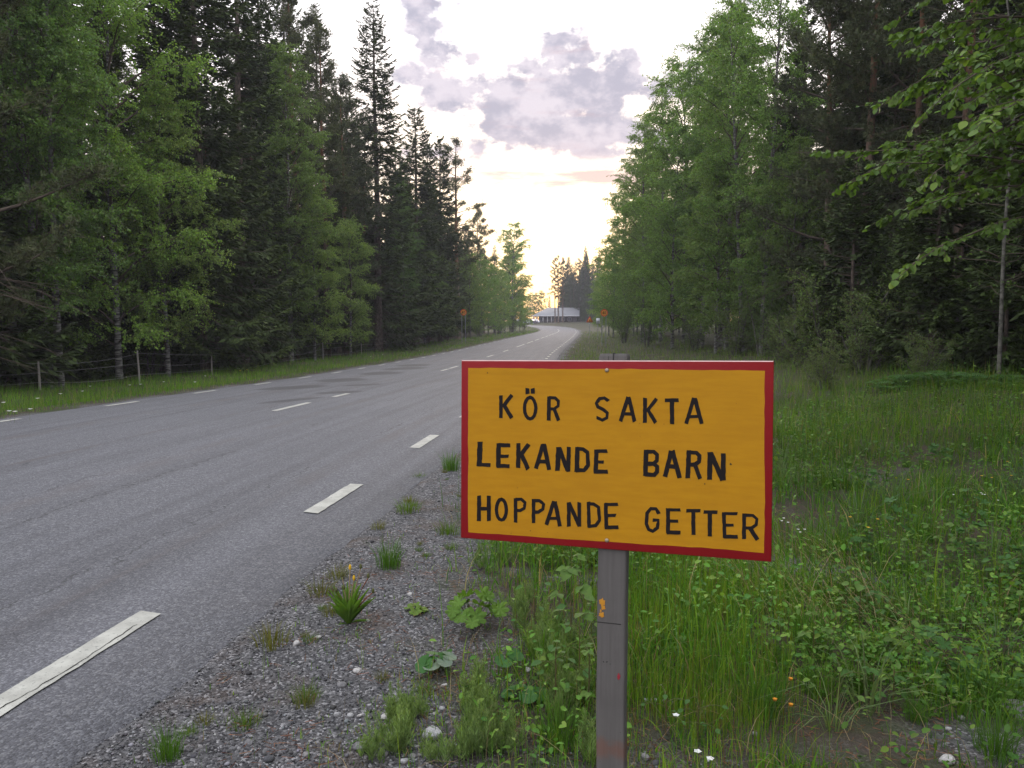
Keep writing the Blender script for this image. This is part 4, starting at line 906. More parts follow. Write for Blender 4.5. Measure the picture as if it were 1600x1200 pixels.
def bush(seed, H, spread, nl, leaf=.05, col=(0.065, 0.115, 0.03), stems=9, bark='aspen_bark'):
    rg = np.random.default_rng(seed); tr, br = Buf(), Buf(); tA, tB, bA, bB = [], [], [], []
    for k in range(stems):
        a = rg.uniform(0, 6.283); h = H * rg.uniform(.55, 1.0); o = rg.uniform(.1, 1) * spread * .9
        t = np.linspace(0, 1, 8)[:, None]; pts = np.array([0.15 * math.cos(a), .15 * math.sin(a), -.1]) + np.concatenate([math.cos(a) * o * t ** 1.2, math.sin(a) * o * t ** 1.2, h * (t - .12 * t ** 3)], 1) + rg.normal(0, .04, (8, 3)) * t
        tube(tr, pts, np.linspace(.022 + .006 * H, .004, 8), 5)
        for q in range(int(h * 9)):
            w = rg.uniform(.12, 1); f = w * 7; i0 = min(int(f), 6); q0 = pts[i0] + (pts[i0 + 1] - pts[i0]) * (f - i0)
            a2 = rg.uniform(0, 6.283); d = nrm(np.array([math.cos(a2), math.sin(a2), rg.uniform(-.1, .7)])); l = spread * .55 * (1.15 - w) * rg.uniform(.4, 1.1) + .12
            m1 = q0 + d * l * .6; m2 = m1 + nrm(d + rg.normal(0, .4, 3) + np.array([0, 0, -.1])) * l * .4; bA += [q0, m1]; bB += [m1, m2]; tA += [m1, q0 + d * l * .3]; tB += [m2, m1]
            for h_ in range(3):
                s0 = q0 + (m2 - q0) * rg.uniform(.3, 1); e_ = s0 + nrm(d + rg.normal(0, .7, 3)) * rg.uniform(.1, .3); tA.append(s0); tB.append(e_); bA.append(s0); bB.append(e_)
    prisms(br, np.array(bA), np.array(bB), .005, .002, mat=1)
    tA, tB = np.array(tA), np.array(tB); ln = np.linalg.norm(tB - tA, axis=1); idx = rg.choice(len(tA), nl, p=ln / ln.sum())
    Lp = tA[idx] + (tB - tA)[idx] * rg.uniform(0, 1, (nl, 1)) + rg.normal(0, .03, (nl, 3)); s = leaf * rg.uniform(.6, 1.25, nl)
    leaves(br, Lp, nrm(nrm((tB - tA)[idx]) * .6 + rdir(nl) * .8), nrm(rdir(nl) + np.array([0, 0, .9])), s, s * rg.uniform(.45, .65, nl), vary(col, nl, .28, .1), 0, .15)
    return tr.mesh('stems', [M[bark]], True), br.mesh('crown', [M['birch_leaf'], M['twig']])

# bright spring birch, greyer birch, etc.
G1, G2, G3 = (0.108, 0.176, 0.042), (0.130, 0.186, 0.052), (0.094, 0.156, 0.046)
PT = {
 'birch_full': birch(1, 14.5, 3.5, .06, 62000, .055, col=G1, el0=(25, 55)),
 'birch_tall': birch(2, 18.0, 2.9, .10, 62000, .055, col=G2),
 'birch_slim': birch(3, 17.0, 2.3, .12, 46000, .052, col=G3, lean=(.03, .01)),
 'birch_mid': birch(4, 10.5, 2.7, .06, 42000, .052, col=G2, el0=(30, 60)),
 'birch_lean': birch(5, 15.0, 2.6, .12, 46000, .052, col=G1, lean=(-.09, -.03), wander=.3),
 'birch_old': birch(6, 20.0, 3.1, .10, 50000, .065, col=(0.075, 0.115, 0.030), hang=.9, droop=.15),
 'spruce_tall': spruce(11, 25.0, 3.3, .03, .72, step=.37),
 'spruce_wide': spruce(12, 19.0, 3.3, .05, .9, tip=(0.085, 0.115, 0.026)),
 'spruce_mid': spruce(13, 16.0, 2.4, .06, .95),
 'spruce_thin': spruce(14, 20.0, 2.3, .06, .9, step=.34),
 'spruce_young': spruce(15, 5.5, 1.7, .04, 1.3, tip=(0.065, 0.10, 0.022), step=.2, sag=.2),
 'pine_tall': pine(21, 21.0, 2.7, .36, 5600),
 'pine_open': pine(22, 22.0, 3.2, .36, 4200, open_=.62, dead=18),
 'pine_mid': pine(23, 16.5, 2.7, .20, 5600, dead=34),
 'pine_scrub': pine(24, 14.5, 3.1, .12, 5600, dead=40),
 'bush_a': bush(31, 3.4, 1.5, 7000, .06, (0.085, 0.125, 0.042)),
 'bush_b': bush(32, 2.3, 1.2, 5000, .055, (0.105, 0.140, 0.052)),
 'bush_c': bush(33, 5.0, 1.7, 10000, .06, (0.072, 0.120, 0.034), 7),
}
KIND = {'b': 'birch_tree', 's': 'spruce_tree', 'p': 'pine_tree'}
PROTO, placed = {}, []
def tree(kind, x, y, label, group=None, sc=1.0, rz=None, z=None, zs=1.0):
    is_bush = kind.startswith('bush')
    nm = 'leafy_bush' if is_bush else KIND[kind[0]]
    rz = random.uniform(0, 6.28) if rz is None else rz
    z = gz(x, y) - .03 if z is None else z
    if kind not in PROTO:
        t = thing(nm, label, 'bush' if is_bush else 'tree', (x, y, z), (0, 0, rz), group, 1.0)
        link('stems' if is_bush else 'trunk', PT[kind][0], t); link('crown', PT[kind][1], t); PROTO[kind] = t
    else:
        t = copy_thing(PROTO[kind], label); t.location = (x, y, z); t.rotation_euler = (0, 0, rz)
        if group: t['group'] = group
        elif 'group' in t: del t['group']
    t.scale = (sc, sc, sc * zs); placed.append((x, y)); return t
def tu(kind, u, d, label, sc=1.0, wide=1.0):
    x = (u - 800) / FPX * d; t = tree(kind, x, d, label, None, sc); t.scale = (sc * wide, sc * wide, sc); return t

# ---- left-hand wood, front row from near to far
gl = 'front row of the left-hand wood'
for a in [
 ('pine_scrub', -60, 17.0, 'brownish pine at the left picture edge whose limbs overhang the top corner', 1.0),
 ('birch_slim', 22, 21.5, 'slender birch with a white stem nearest the left edge of the wood', .92),
 ('spruce_young', -10, 20.0, 'young spruce with yellow-green shoots under the leftmost birches', 1.15),
 ('birch_lean', 76, 21.5, 'white-stemmed birch of the close pair, its left stem', .98),
 ('birch_slim', 92, 21.8, 'white-stemmed birch of the close pair, its right stem', .86),
 ('spruce_wide', 20, 25.5, 'broad dark spruce behind the white birch pair', .92),
 ('birch_full', 185, 25.5, 'big bushy birch with a full light green crown behind the nearest fence stake', .98),
 ('birch_mid', 262, 27.5, 'smaller leafy birch leaning out beside the big bushy birch', .95),
 ('spruce_wide', 322, 30.5, 'wide spruce with olive shoots sweeping low between two leafy birches', 1.08),
 ('spruce_tall', 382, 36, 'tall dark spruce close behind the wide olive spruce', .95),
 ('birch_tall', 455, 40.5, 'rounded light green birch standing forward right of the wide olive spruce', .90),
 ('birch_mid', 492, 42.0, 'short leafy birch at the foot of the rounded light green birch', .86),
 ('pine_tall', 470, 47, 'tall pine with an orange upper stem behind the rounded birch', 1.12),
 ('pine_tall', 512, 50, 'second tall orange-stemmed pine, right of the first one', 1.0),
 ('pine_mid', 545, 53, 'dark pine just left of the tallest pointed spruce', 1.12),
 ('spruce_mid', 540, 50, 'dark bushy spruce below the pines, left of the pointed spruce', .72),
 ('birch_mid', 548, 48, 'dull green young birch in front of the dark pines', .80),
 ('spruce_tall', 592, 58, 'tallest pointed spruce with its tip at the top of the picture', 1.03, 1.25),
 ('birch_slim', 634, 64, 'narrow bright green birch in front of the pointed spruces', .80),
 ('spruce_mid', 650, 69, 'second pointed spruce, lower, right of the tallest one', 1.30, 1.3),
 ('spruce_mid', 688, 79, 'slim dark spruce between the second pointed spruce and the open pine', 1.28, 1.15),
 ('spruce_mid', 622, 66, 'dark spruce filling the gap between the tallest and the second pointed spruce', 1.05, 1.4),
 ('spruce_thin', 668, 78, 'pointed spruce close behind the second pointed one, a little lower', .98, 1.5),
 ('spruce_tall', 505, 62, 'dark spruce behind the orange-stemmed pines, its top near the picture edge', 1.06, 1.1),
 ('spruce_tall', 452, 56, 'dark spruce high behind the rounded light green birch', 1.08, 1.1),
 ('spruce_thin', 548, 67, 'spruce top between the last pine and the tallest spruce', 1.12, 1.3),
 ('pine_mid', 570, 62, 'dark pine leaning against the left flank of the tallest spruce', 1.10),
 ('spruce_mid', 668, 75, 'shorter dark spruce behind the low leafy birch', 1.02),
 ('spruce_mid', 530, 55, 'dark spruce between the orange-stemmed pines', 1.12),
 ('spruce_wide', 415, 42, 'broad dark spruce behind the rounded light green birch', 1.10),
 ('pine_open', 716, 90, 'open pine with level limbs reaching out over the road gap', 1.04, 1.35),
 ('spruce_mid', 700, 86, 'dark spruce under the open pine', .72),
 ('birch_mid', 664, 73, 'low leafy birch at the foot of the second pointed spruce', .86),
 ('birch_mid', 690, 80, 'light green birch left of the round sign on the left verge', .82),
 ('birch_mid', 735, 95, 'light green birch right of the round sign on the left verge', .98),
 ('birch_full', 752, 108, 'full light green birch below the open pine', .78),
 ('birch_full', 763, 116, 'rounded light green birch just left of the bright green one by the far verge', .72),
 ('birch_full', 783, 133, 'rounded birch filling the gap left of the tall lone birch', .74),
 ('bush_c', 780, 128, 'bush at the wood edge below the bright green birch', 1.0),
 ('bush_c', 799, 147, 'bush at the foot of the tall lone birch', 1.1),
 ('bush_c', 818, 165, 'last bush at the left road edge before the bend', 1.1),
 ('birch_full', 806, 160, 'leafy birch close behind the tall lone birch', .70),
 ('bush_c', 748, 104, 'bush at the wood edge right of the round sign on the left', .95),
 ('birch_mid', 774, 122, 'bright green birch left of the tall lone birch', 1.0),
 ('birch_full', 801, 150, 'tall lone birch with hanging twigs against the bright sky', 1.42),
 ('birch_tall', 797, 153, 'leafy birch standing close left behind the tall lone birch', .98),
 ('birch_full', 803, 156, 'third birch of the round-crowned group at the bright gap', 1.12),
 ('birch_mid', 789, 140, 'low bright birch at the foot of the tall lone birch', .82),
 ('birch_mid', 812, 158, 'last small green birch before the bend, at the left road edge', .78)]:
    tu(*a)
# ---- right-hand wood, far to near
for a in [
 ('birch_mid', 940, 128, 'farthest small birch of the right-hand wall of trees', .92),
 ('birch_mid', 951, 112, 'second farthest birch of the right-hand wall of trees', 1.08),
 ('birch_full', 958, 97, 'rounded birch above the white plate sign on the right verge', .92),
 ('birch_full', 976, 82, 'pale green birch standing just right of the round sign on the right verge', 1.05),
 ('birch_full', 1003, 74, 'broad pale birch between the two birches behind the round sign', 1.22),
 ('birch_tall', 1003, 68, 'birch with its top just below the right edge of the clouds', 1.08),
 ('birch_old', 1032, 62, 'tall birch whose feathery top sticks out furthest into the sky on the right', 1.0),
 ('birch_full', 1068, 54, 'light green birch right of the feathery tall one', 1.32),
 ('birch_full', 1050, 49, 'full low birch with pale stems right of the sign post top', .92),
 ('birch_slim', 1096, 46, 'slim pale-stemmed birch above the middle of the sign', 1.12),
 ('birch_full', 1125, 47, 'broad birch filling the wall behind the slim pale-stemmed one', 1.30),
 ('birch_tall', 1135, 41, 'tall light green birch above the right half of the sign', 1.02),
 ('birch_lean', 1160, 36, 'leaning birch with a thin white stem above the right end of the sign', 1.05),
 ('birch_mid', 1118, 37, 'short leafy birch low behind the right end of the sign', .86),
 ('birch_slim', 1190, 33, 'slim birch with a speckled white stem right above the sign corner', 1.0),
 ('birch_mid', 1240, 31, 'small leafy birch in front of the dark pines', .80),
 ('spruce_mid', 1245, 34, 'dark spruce behind the small leafy birch on the right', .95),
 ('pine_scrub', 1290, 28, 'brownish pine with dry lower limbs right of the slim birch', 1.05),
 ('pine_mid', 1345, 25, 'dark pine with a straight stem in the middle of the right-hand wood', 1.05),
 ('pine_scrub', 1420, 23.5, 'pine with reddish dead twigs left of the large-leaved tree', 1.05),
 ('pine_mid', 1490, 21, 'thick-stemmed pine behind the large-leaved branches', .95),
 ('spruce_mid', 1390, 27, 'tall dark spruce between the pines on the right', 1.0),
 ('spruce_young', 1330, 21, 'drooping young spruce low in the shade on the right', 1.0),
 ('spruce_young', 1455, 17.5, 'young spruce with drooping dark boughs behind the ferns', .95),
 ('spruce_wide', 1640, 18.5, 'broad dark spruce at the right picture edge', .62),
 ('spruce_young', 1570, 15.5, 'small spruce right beside the thin grey stem at the right edge', .66),
 ('bush_c', 1375, 21.5, 'tall leafy bush with pale sprays in front of the young spruces', .95),
 ('bush_c', 1455, 19.5, 'pale leafy bush between the young spruces at the right', .8),
 ('bush_a', 1540, 17.0, 'grey-green bush low at the right, behind the fern row', .85),
 ('bush_b', 1350, 18.5, 'low pale bush spilling over the grass in front of the tall leafy bush', 1.1),
 ('bush_c', 1190, 30.0, 'leafy bush at the foot of the speckled white stem', .8),
 ('bush_a', 1150, 33.5, 'bush low behind the right end of the board', .9),
 ('bush_c', 1010, 58, 'leafy bush behind the top of the sign post', .9),
 ('bush_c', 975, 74, 'leafy bush right behind the round sign on the right verge', .9),
 ('bush_b', 1290, 16.5, 'small pale bush set forward in the grass right of the board corner', .6),
 ('bush_b', 1440, 15.0, 'small bush set forward in the grass left of the thin grey stem', .55),
 ('bush_a', 1300, 20.5, 'grey-green bush hanging over the grass right of the sign', 1.0),
 ('bush_b', 1255, 22.5, 'low pale bush at the edge of the grass nearest the sign corner', 1.0),
 ('bush_b', 1225, 26.5, 'low bush behind the sign corner in front of birch stems', .9),
 ('bush_a', 1085, 44, 'low bush at the foot of the pale birch stems behind the sign', .75)]:
    tu(*a)
# ---- the trees behind, filling the woods
def ok(x, y, d): return all((x - a) ** 2 + (y - b_) ** 2 > d * d for a, b_ in placed)
rgf = np.random.default_rng(77)
def fill(side, y0, y1, o0, o1, n, kinds, d, label, group, smin=.75, smax=1.1, tries=9):
    made = 0
    for _ in range(n * tries):
        if made >= n: break
        s = rgf.uniform(y0, y1) + 50; o = side * rgf.uniform(o0, o1); p, t, r = road_frame(np.array([s])); q = p[0] + r[0] * o
        if abs(road_coords(q[:1], q[1:2])[0][0]) < o0 * .9 or not ok(q[0], q[1], d): continue
        k = kinds[rgf.integers(len(kinds))]; tree(k, q[0], q[1], label[k[0]], group[k[0]], rgf.uniform(smin, smax)); made += 1
LL = {'s': 'dark spruce standing deep in the left-hand wood behind the front trees', 'p': 'straight pine standing deep in the left-hand wood behind the front trees', 'b': 'birch or bush half hidden inside the left-hand wood'}
LG = {'s': 'spruces inside the left wood', 'p': 'pines inside the left wood', 'b': 'leafy trees inside the left wood'}
RL = {'s': 'dark spruce standing deep in the right-hand wood behind the front trees', 'p': 'straight pine standing deep in the right-hand wood behind the front trees', 'b': 'birch or bush half hidden inside the right-hand wood'}
RG = {'s': 'spruces inside the right wood', 'p': 'pines inside the right wood', 'b': 'leafy trees inside the right wood'}
fill(-1, 14, 60, 11.5, 17, 26, ['spruce_mid', 'spruce_wide', 'spruce_thin', 'pine_mid', 'spruce_young'], 2.4, LL, LG)
fill(-1, 48, 110, 10.6, 15, 24, ['spruce_mid', 'spruce_mid', 'pine_mid', 'birch_full'], 2.2, LL, LG, .75, 1.05)
fill(-1, 60, 150, 11, 18, 34, ['spruce_mid', 'spruce_thin', 'pine_tall', 'birch_mid', 'birch_slim'], 2.8, LL, LG, .65, .95)
fill(-1, 12, 70, 17, 30, 40, ['spruce_mid', 'spruce_tall', 'spruce_thin', 'pine_tall'], 3.0, LL, LG)
fill(-1, 70, 150, 18, 30, 22, ['spruce_thin', 'pine_tall', 'spruce_mid'], 4.0, LL, LG, .7, .9)
fill(-1, 12, 62, 10.3, 13, 18, ['spruce_young', 'bush_c', 'spruce_young'], 1.6, LL, LG, .35, .8)
fill(1, 12, 45, 14, 18, 14, ['spruce_mid', 'pine_scrub', 'spruce_wide'], 2.2, RL, RG, .7, 1.0)
fill(1, 12, 40, 15, 21, 16, ['spruce_mid', 'pine_mid', 'pine_scrub', 'spruce_wide'], 2.6, RL, RG, .75, 1.0)
fill(1, 10, 50, 20, 34, 22, ['pine_tall', 'spruce_mid', 'pine_mid', 'birch_slim'], 3.4, RL, RG)
fill(1, -8, 13, 14.5, 24, 16, ['spruce_mid', 'pine_mid', 'birch_full', 'spruce_wide'], 2.8, RL, RG, .7, 1.0)
fill(1, 38, 140, 10.5, 15, 30, ['birch_slim', 'birch_tall', 'birch_mid', 'birch_full'], 2.8, RL, RG, .7, .95)
fill(1, 40, 150, 15, 26, 30, ['birch_tall', 'spruce_mid', 'pine_mid', 'birch_slim', 'spruce_thin'], 3.4, RL, RG, .7, .95)
fill(1, 13, 40, 12.5, 15.5, 10, ['spruce_young', 'bush_c', 'bush_a'], 1.7, RL, RG, .5, .9)
# ---- the group of trees round the far house
for a in [
 ('pine_open', 867, 214, 'bare-stemmed pine at the left end of the far group above the tin roof', .80),
 ('pine_open', 872, 217, 'second bare-stemmed pine of the far group above the tin roof', .84),
 ('pine_tall', 879, 215, 'third pine of the far group, beside the dark spruce', .84),
 ('spruce_thin', 886, 244, 'dark spruce in the far group right of the bare-stemmed pines', 1.0),
 ('spruce_mid', 893, 240, 'lower dark spruce in the far group behind the house', 1.10),
 ('spruce_thin', 899, 246, 'middle spruce of the dark far group', .95),
 ('pine_tall', 905, 242, 'rounded pine top in the middle of the dark far group', .92),
 ('spruce_mid', 911, 238, 'dense spruce in the right half of the far group', 1.15),
 ('pine_mid', 918, 246, 'pine near the right end of the dark far group', 1.22),
 ('spruce_thin', 925, 240, 'pointed spruce at the right end of the dark far group', .96),
 ('pine_tall', 931, 244, 'last pine of the far group, touching the right-hand birches', .94),
 ('spruce_mid', 904, 225, 'short spruce right of the far house', .72), ('spruce_mid', 915, 218, 'short spruce behind the red triangle sign', .66),
 ('spruce_mid', 927, 222, 'short spruce behind the white plate sign', .72),
 ('birch_full', 824, 258, 'round dusky tree farthest left behind the parked cars', .62), ('birch_full', 831, 270, 'round dusky tree behind the parked cars, next to the tin roof', .68),
 ('birch_full', 838, 262, 'round dusky tree behind the left end of the tin roof', .66),
 ('birch_full', 846, 266, 'round dusky tree behind the tin roof, right of its twin', .72)]:
    x = (a[1] - 800) / FPX * a[2]; tree(a[0], x, a[2], a[3], None, a[4], z=max(gz(x, a[2]), 1.0))
for k in range(60):
    x, y = rgf.uniform(14, 46), rgf.uniform(226, 285)
    if x / y * FPX < 72: continue
    tree(['spruce_mid', 'spruce_thin', 'pine_mid'][k % 3], x, y, 'dark hazy tree inside the far group right of the tin roof', 'trees inside the far group', rgf.uniform(.85, 1.15), z=1.0)
for k in range(34):
    x = -75 + k * 5.2 + rgf.uniform(-1.5, 1.5); y = 296 + rgf.uniform(-8, 14)
    tree(['spruce_mid', 'birch_full', 'spruce_thin', 'pine_mid'][rgf.integers(4)], x, y, 'hazy tree in the farthest line of wood closing the view behind the house', 'farthest line of trees', rgf.uniform(.42, .6), z=gz(x, y) + .3)
# ------------------------------------------------------------------ verge vegetation (uncountable ground cover)
def sample(n, y0, y1, xr, pw=1.0):
    """points on the ground, thinning out with distance; xr(y) gives the x range at each y"""
    u = rng.uniform(0, 1, n)
    y = y0 * np.exp(u * math.log(y1 / y0)) if pw == 1 else (y0 ** (1 - pw) + u * (y1 ** (1 - pw) - y0 ** (1 - pw))) ** (1 / (1 - pw))
    lo, hi = xr(y); x = lo + (hi - lo) * rng.uniform(0, 1, n); return x, y
def keep(x, y, side, inner, outer, gmax=0.55):
    off, s, _ = road_coords(x, y); a = off * side
    g = gravel_mask(x, y, off, s)
    e = np.where(side > 0, edge_r(s), -edge_l(s))
    return (a > e + inner) & (a < outer) & (rng.uniform(0, 1, len(x)) > g * 1.05) & ((g < gmax) | (rng.uniform(0, 1, len(x)) < .06)), a, g
def P3(x, y, dz=-.01): return np.stack([x, y, ground_z(x, y) + dz], -1)
GR, YG, BG, ST, DK = (0.060, 0.138, 0.012), (0.105, 0.168, 0.016), (0.058, 0.122, 0.030), (0.22, 0.17, 0.09), (0.038, 0.095, 0.010)
def palette(n, w, cols, x, y):
    w = np.asarray(w, float); idx = rng.choice(len(cols), n, p=w / w.sum()); c = np.asarray(cols)[idx]
    big = 0.45 + 1.1 * fbm(x * .8, y * .8, 71)
    return c * big[:, None] * rng.uniform(.72, 1.3, (n, 1)) * (1 + rng.uniform(-.08, .08, (n, 3)))
xr_near = lambda y: (np.maximum(-.85, -.32 * y), .80 * y + 1.9)
# a) meadow grass right of the road, near
b = Buf()
x, y = sample(118000, 1.55, 16, xr_near, 1.35); k, a, g = keep(x, y, 1, .25, 13.5); x, y = x[k], y[k]; n = len(x)
cl = fbm(x * 2.2, y * 2.2, 81); ok_ = rng.uniform(0, 1, n) < (sstep(cl, .36, .56) * .96 + .04) * np.where((x < .14 * y) & (y < 4.6), .28, 1); x, y, cl = x[ok_], y[ok_], cl[ok_]; n = len(x)
h = rng.gamma(5, .034, n) * (.45 + 1.0 * sstep(y, 2.2, 5.5)) * (.25 + 1.35 * cl); h = np.clip(h, .03, .55)
blades(b, P3(x, y), rng.uniform(0, 6.28, n), h, np.abs(rng.normal(.38, .38, n)), rng.uniform(.0025, .0065, n) * (1 + y * .06), palette(n, (5, 3, 2.2, .5, 2), (GR, YG, BG, ST, DK), x, y), segs=3)
tag(link('meadow_grass', b.mesh('meadow_grass', [M['grass']])), kind='stuff')
# b) thin upright yellow-green stems beside the post
b = Buf()
n = 6200; y = rng.uniform(2.35, 5.3, n); x = y * rng.normal(.235, .085, n); cl = fbm(x * 3, y * 3, 85); ok_ = (rng.uniform(0, 1, n) < sstep(cl, .28, .5)) & (y > 2.3 + 3.2 * np.abs(x / y - .22)); x, y = x[ok_], y[ok_]; n = len(x)
blades(b, P3(x, y), rng.uniform(0, 6.28, n), rng.uniform(.13, .30, n) * (.5 + .28 * (y - 2.2)), np.abs(rng.normal(.06, .06, n)), rng.uniform(.0022, .0034, n), palette(n, (6, 2, 1, .8), (YG, GR, (.10, .115, .02), (.13, .08, .035)), x, y), segs=3)
n = 3000; y = rng.uniform(1.7, 3.3, n); x = y * rng.normal(.2, .17, n); cl = fbm(x * 4, y * 4, 86); ok_ = rng.uniform(0, 1, n) < sstep(cl, .38, .6) * .8; x, y = x[ok_], y[ok_]; n = len(x)
blades(b, P3(x, y), rng.uniform(0, 6.28, n), rng.uniform(.06, .19, n), np.abs(rng.normal(.12, .12, n)), rng.uniform(.0018, .003, n), palette(n, (4, 3, 1, 1), (YG, GR, DK, (.10, .065, .03)), x, y), segs=3)
tag(link('upright_stems', b.mesh('upright_stems', [M['grass']])), kind='stuff')
# c) leafy low herbs
b = Buf()
x, y = sample(100000, 1.6, 14, xr_near, 1.3); k, a, g = keep(x, y, 1, .45, 13, .4); x, y = x[k], y[k]
cl = fbm(x * 1.5 + 9, y * 1.5, 91); ok_ = (rng.uniform(0, 1, len(x)) < sstep(cl, .36, .60)) & ((x > .5) | (y > 4.0) | (rng.uniform(0, 1, len(x)) < .25)); x, y = x[ok_], y[ok_]; n = len(x)
p = P3(x, y); p[:, 2] += np.abs(rng.normal(.05, .07, n)) * (.6 + .25 * np.minimum(y, 6)); d = rdir(n); d[:, 2] = d[:, 2] * .4 + .1
L_ = rng.uniform(.012, .030, n) * (1 + y * .10)
leaves(b, p, d, nrm(rdir(n) * .7 + np.array([0, 0, 1.2])), L_, L_ * rng.uniform(.35, .8, n), palette(n, (4, 3, 2), ((.062, .135, .020), (.095, .160, .026), (.042, .100, .018)), x, y), 0, .12, True)
tag(link('low_herbs', b.mesh('low_herbs', [M['herb']])), kind='stuff')
# d) dry straws and dead stems
b = Buf()
x, y = sample(5200, 1.55, 12, xr_near, 1.3); k, a, g = keep(x, y, 1, .2, 12, .9); x, y = x[k], y[k]; n = len(x)
blades(b, P3(x, y, .004), rng.uniform(0, 6.28, n), rng.uniform(.05, .22, n), rng.uniform(.4, 1.6, n), rng.uniform(.0015, .003, n), vary((.22, .165, .095), n, .35, .1), segs=3)
n = 230; x, y = rng.uniform(1.25, 2.2, n), rng.uniform(3.6, 5.2, n)       # the flattened straw clump right of the board
blades(b, P3(x, y), rng.normal(2.6, .5, n), rng.uniform(.25, .6, n), rng.uniform(.5, 1.2, n), rng.uniform(.0022, .0035, n), vary((.27, .20, .12), n, .3, .1), segs=3, curl=.6)
tag(link('dry_straw', b.mesh('dry_straw', [M['grass']])), kind='stuff')
# d2) thin green fuzz of seedlings creeping over the shoulder
b = Buf()
x, y = sample(26000, 1.6, 11, lambda y: (-.16 * y - 1.1, .1 * y + .3), 1.5); off, s, _ = road_coords(x, y); cl = fbm(x * 2.6, y * 2.6, 121) + .35 * (fbm(x * 11, y * 11, 122) - .5)
k = (off > edge_r(s) + .10) & (rng.uniform(0, 1, len(x)) < sstep(cl, .50, .66) * sstep(off, 3.9, 4.9) + .03); x, y = x[k], y[k]; n = len(x)
blades(b, P3(x, y, .001), rng.uniform(0, 6.28, n), rng.uniform(.012, .055, n), np.abs(rng.normal(.5, .4, n)), rng.uniform(.002, .0045, n), palette(n, (4, 4, 1.5, 1.5), (GR, YG, (.16, .12, .05), (.13, .065, .03)), x, y), segs=2)
tag(link('shoulder_weeds', b.mesh('shoulder_weeds', [M['grass']])), kind='stuff')
# e) farther verge grass, both sides
b = Buf()
x, y = sample(52000, 9, 150, lambda y: (-.02 * y, .10 * y + 13), 1.5); k, a, g = keep(x, y, 1, .15, 12.5); x, y, a = x[k], y[k], a[k]; n = len(x)
h = rng.gamma(6, .045, n) * (.7 + .6 * fbm(x * .6, y * .6, 95)); h = np.clip(h, .08, .6) * (.55 + .45 * sstep(a, 4.2, 5.5))
blades(b, P3(x, y), rng.uniform(0, 6.28, n), h, np.abs(rng.normal(.3, .25, n)), .0035 * (1 + y * .055), palette(n, (5, 4, 1.5, .8), ((.078, .150, .018), (.115, .175, .022), DK, (.2, .17, .09)), x, y), segs=2)
x, y = sample(60000, 8, 185, lambda y: (.085 * y - 15, .085 * y - 5), 1.55); k, a, g = keep(x, y, -1, .05, 10.6); x, y, a = x[k], y[k], a[k]; n = len(x)
h = np.clip(rng.gamma(6, .034, n), .05, .45) * (.5 + .5 * sstep(a, 3.8, 5.0)) * (.7 + .6 * fbm(x * .5, y * .5, 96))
blades(b, P3(x, y), rng.uniform(0, 6.28, n), h, np.abs(rng.normal(.3, .25, n)), .0035 * (1 + y * .055), palette(n, (6, 3, 1.5, .7), ((.078, .165, .018), (.105, .175, .022), DK, (.2, .17, .09)), x, y), segs=2)
tag(link('verge_grass', b.mesh('verge_grass', [M['grass']])), kind='stuff')
# f) gravel
b = Buf()
def pebbles(b, P, r, col):
    n = len(P); c8 = np.array([[sx, sy, sz] for sz in (-.62, .62) for sy in (-1, 1) for sx in (-1, 1)], float) * .62
    V = c8[None] * (1 + rng.uniform(-.38, .38, (n, 8, 3))); az_ = rng.uniform(0, 6.28, n); ca, sa = np.cos(az_)[:, None], np.sin(az_)[:, None]
    X_, Y_ = V[..., 0] * ca - V[..., 1] * sa, V[..., 0] * sa + V[..., 1] * ca
    V = np.stack([X_, Y_, V[..., 2]], -1) * r[:, None, None] + P[:, None]
    F = np.array([[0, 2, 3, 1], [4, 5, 7, 6], [0, 1, 5, 4], [1, 3, 7, 5], [3, 2, 6, 7], [2, 0, 4, 6]])
    b.add(V, (np.arange(n)[:, None, None] * 8 + F[None]).reshape(-1, 4), np.repeat(col, 6, 0))
x, y = sample(34000, 1.5, 11, lambda y: (-.16 * y - 1.15, .12 * y + .55), 1.75); off, s, _ = road_coords(x, y); g = gravel_mask(x, y, off, s)
k = (off > edge_r(s) - .03 - .30 * rng.uniform(0, 1, len(x)) ** 5) & (rng.uniform(0, 1, len(x)) < g * .9 + .10); x, y = x[k], y[k]; n = len(x)
r = np.clip(rng.lognormal(-5.75, .42, n), .0025, .015); tone = rng.choice([.036, .060, .088, .12, .18, .30], n, p=[.28, .30, .23, .13, .05, .01])
pebbles(b, P3(x, y, .002) + np.stack([0 * r, 0 * r, r * .25], -1), r, tone[:, None] * np.array([1, .985, 1.0]) * (1 + rng.uniform(-.06, .06, (n, 3))))
tag(link('gravel', b.mesh('gravel', [M['gravel']])), kind='stuff')
# g) needle litter
b = Buf()
x, y = sample(6500, 1.6, 8, lambda y: (-.2 * y - .6, .3 * y + .8), 1.4); off, s, _ = road_coords(x, y); k = (off > edge_r(s) + .12) & (fbm(x * 2.4, y * 2.4, 99) > .50); x, y = x[k], y[k]; n = len(x)
d = rdir(n); d[:, 2] *= .15; A = P3(x, y, .008); prisms(b, A, A + nrm(d) * rng.uniform(.015, .05, n)[:, None], .0011, .0007, vary((.15, .062, .030), n, .4, .1))
tag(link('needle_litter', b.mesh('needle_litter', [M['gravel']])), kind='stuff')

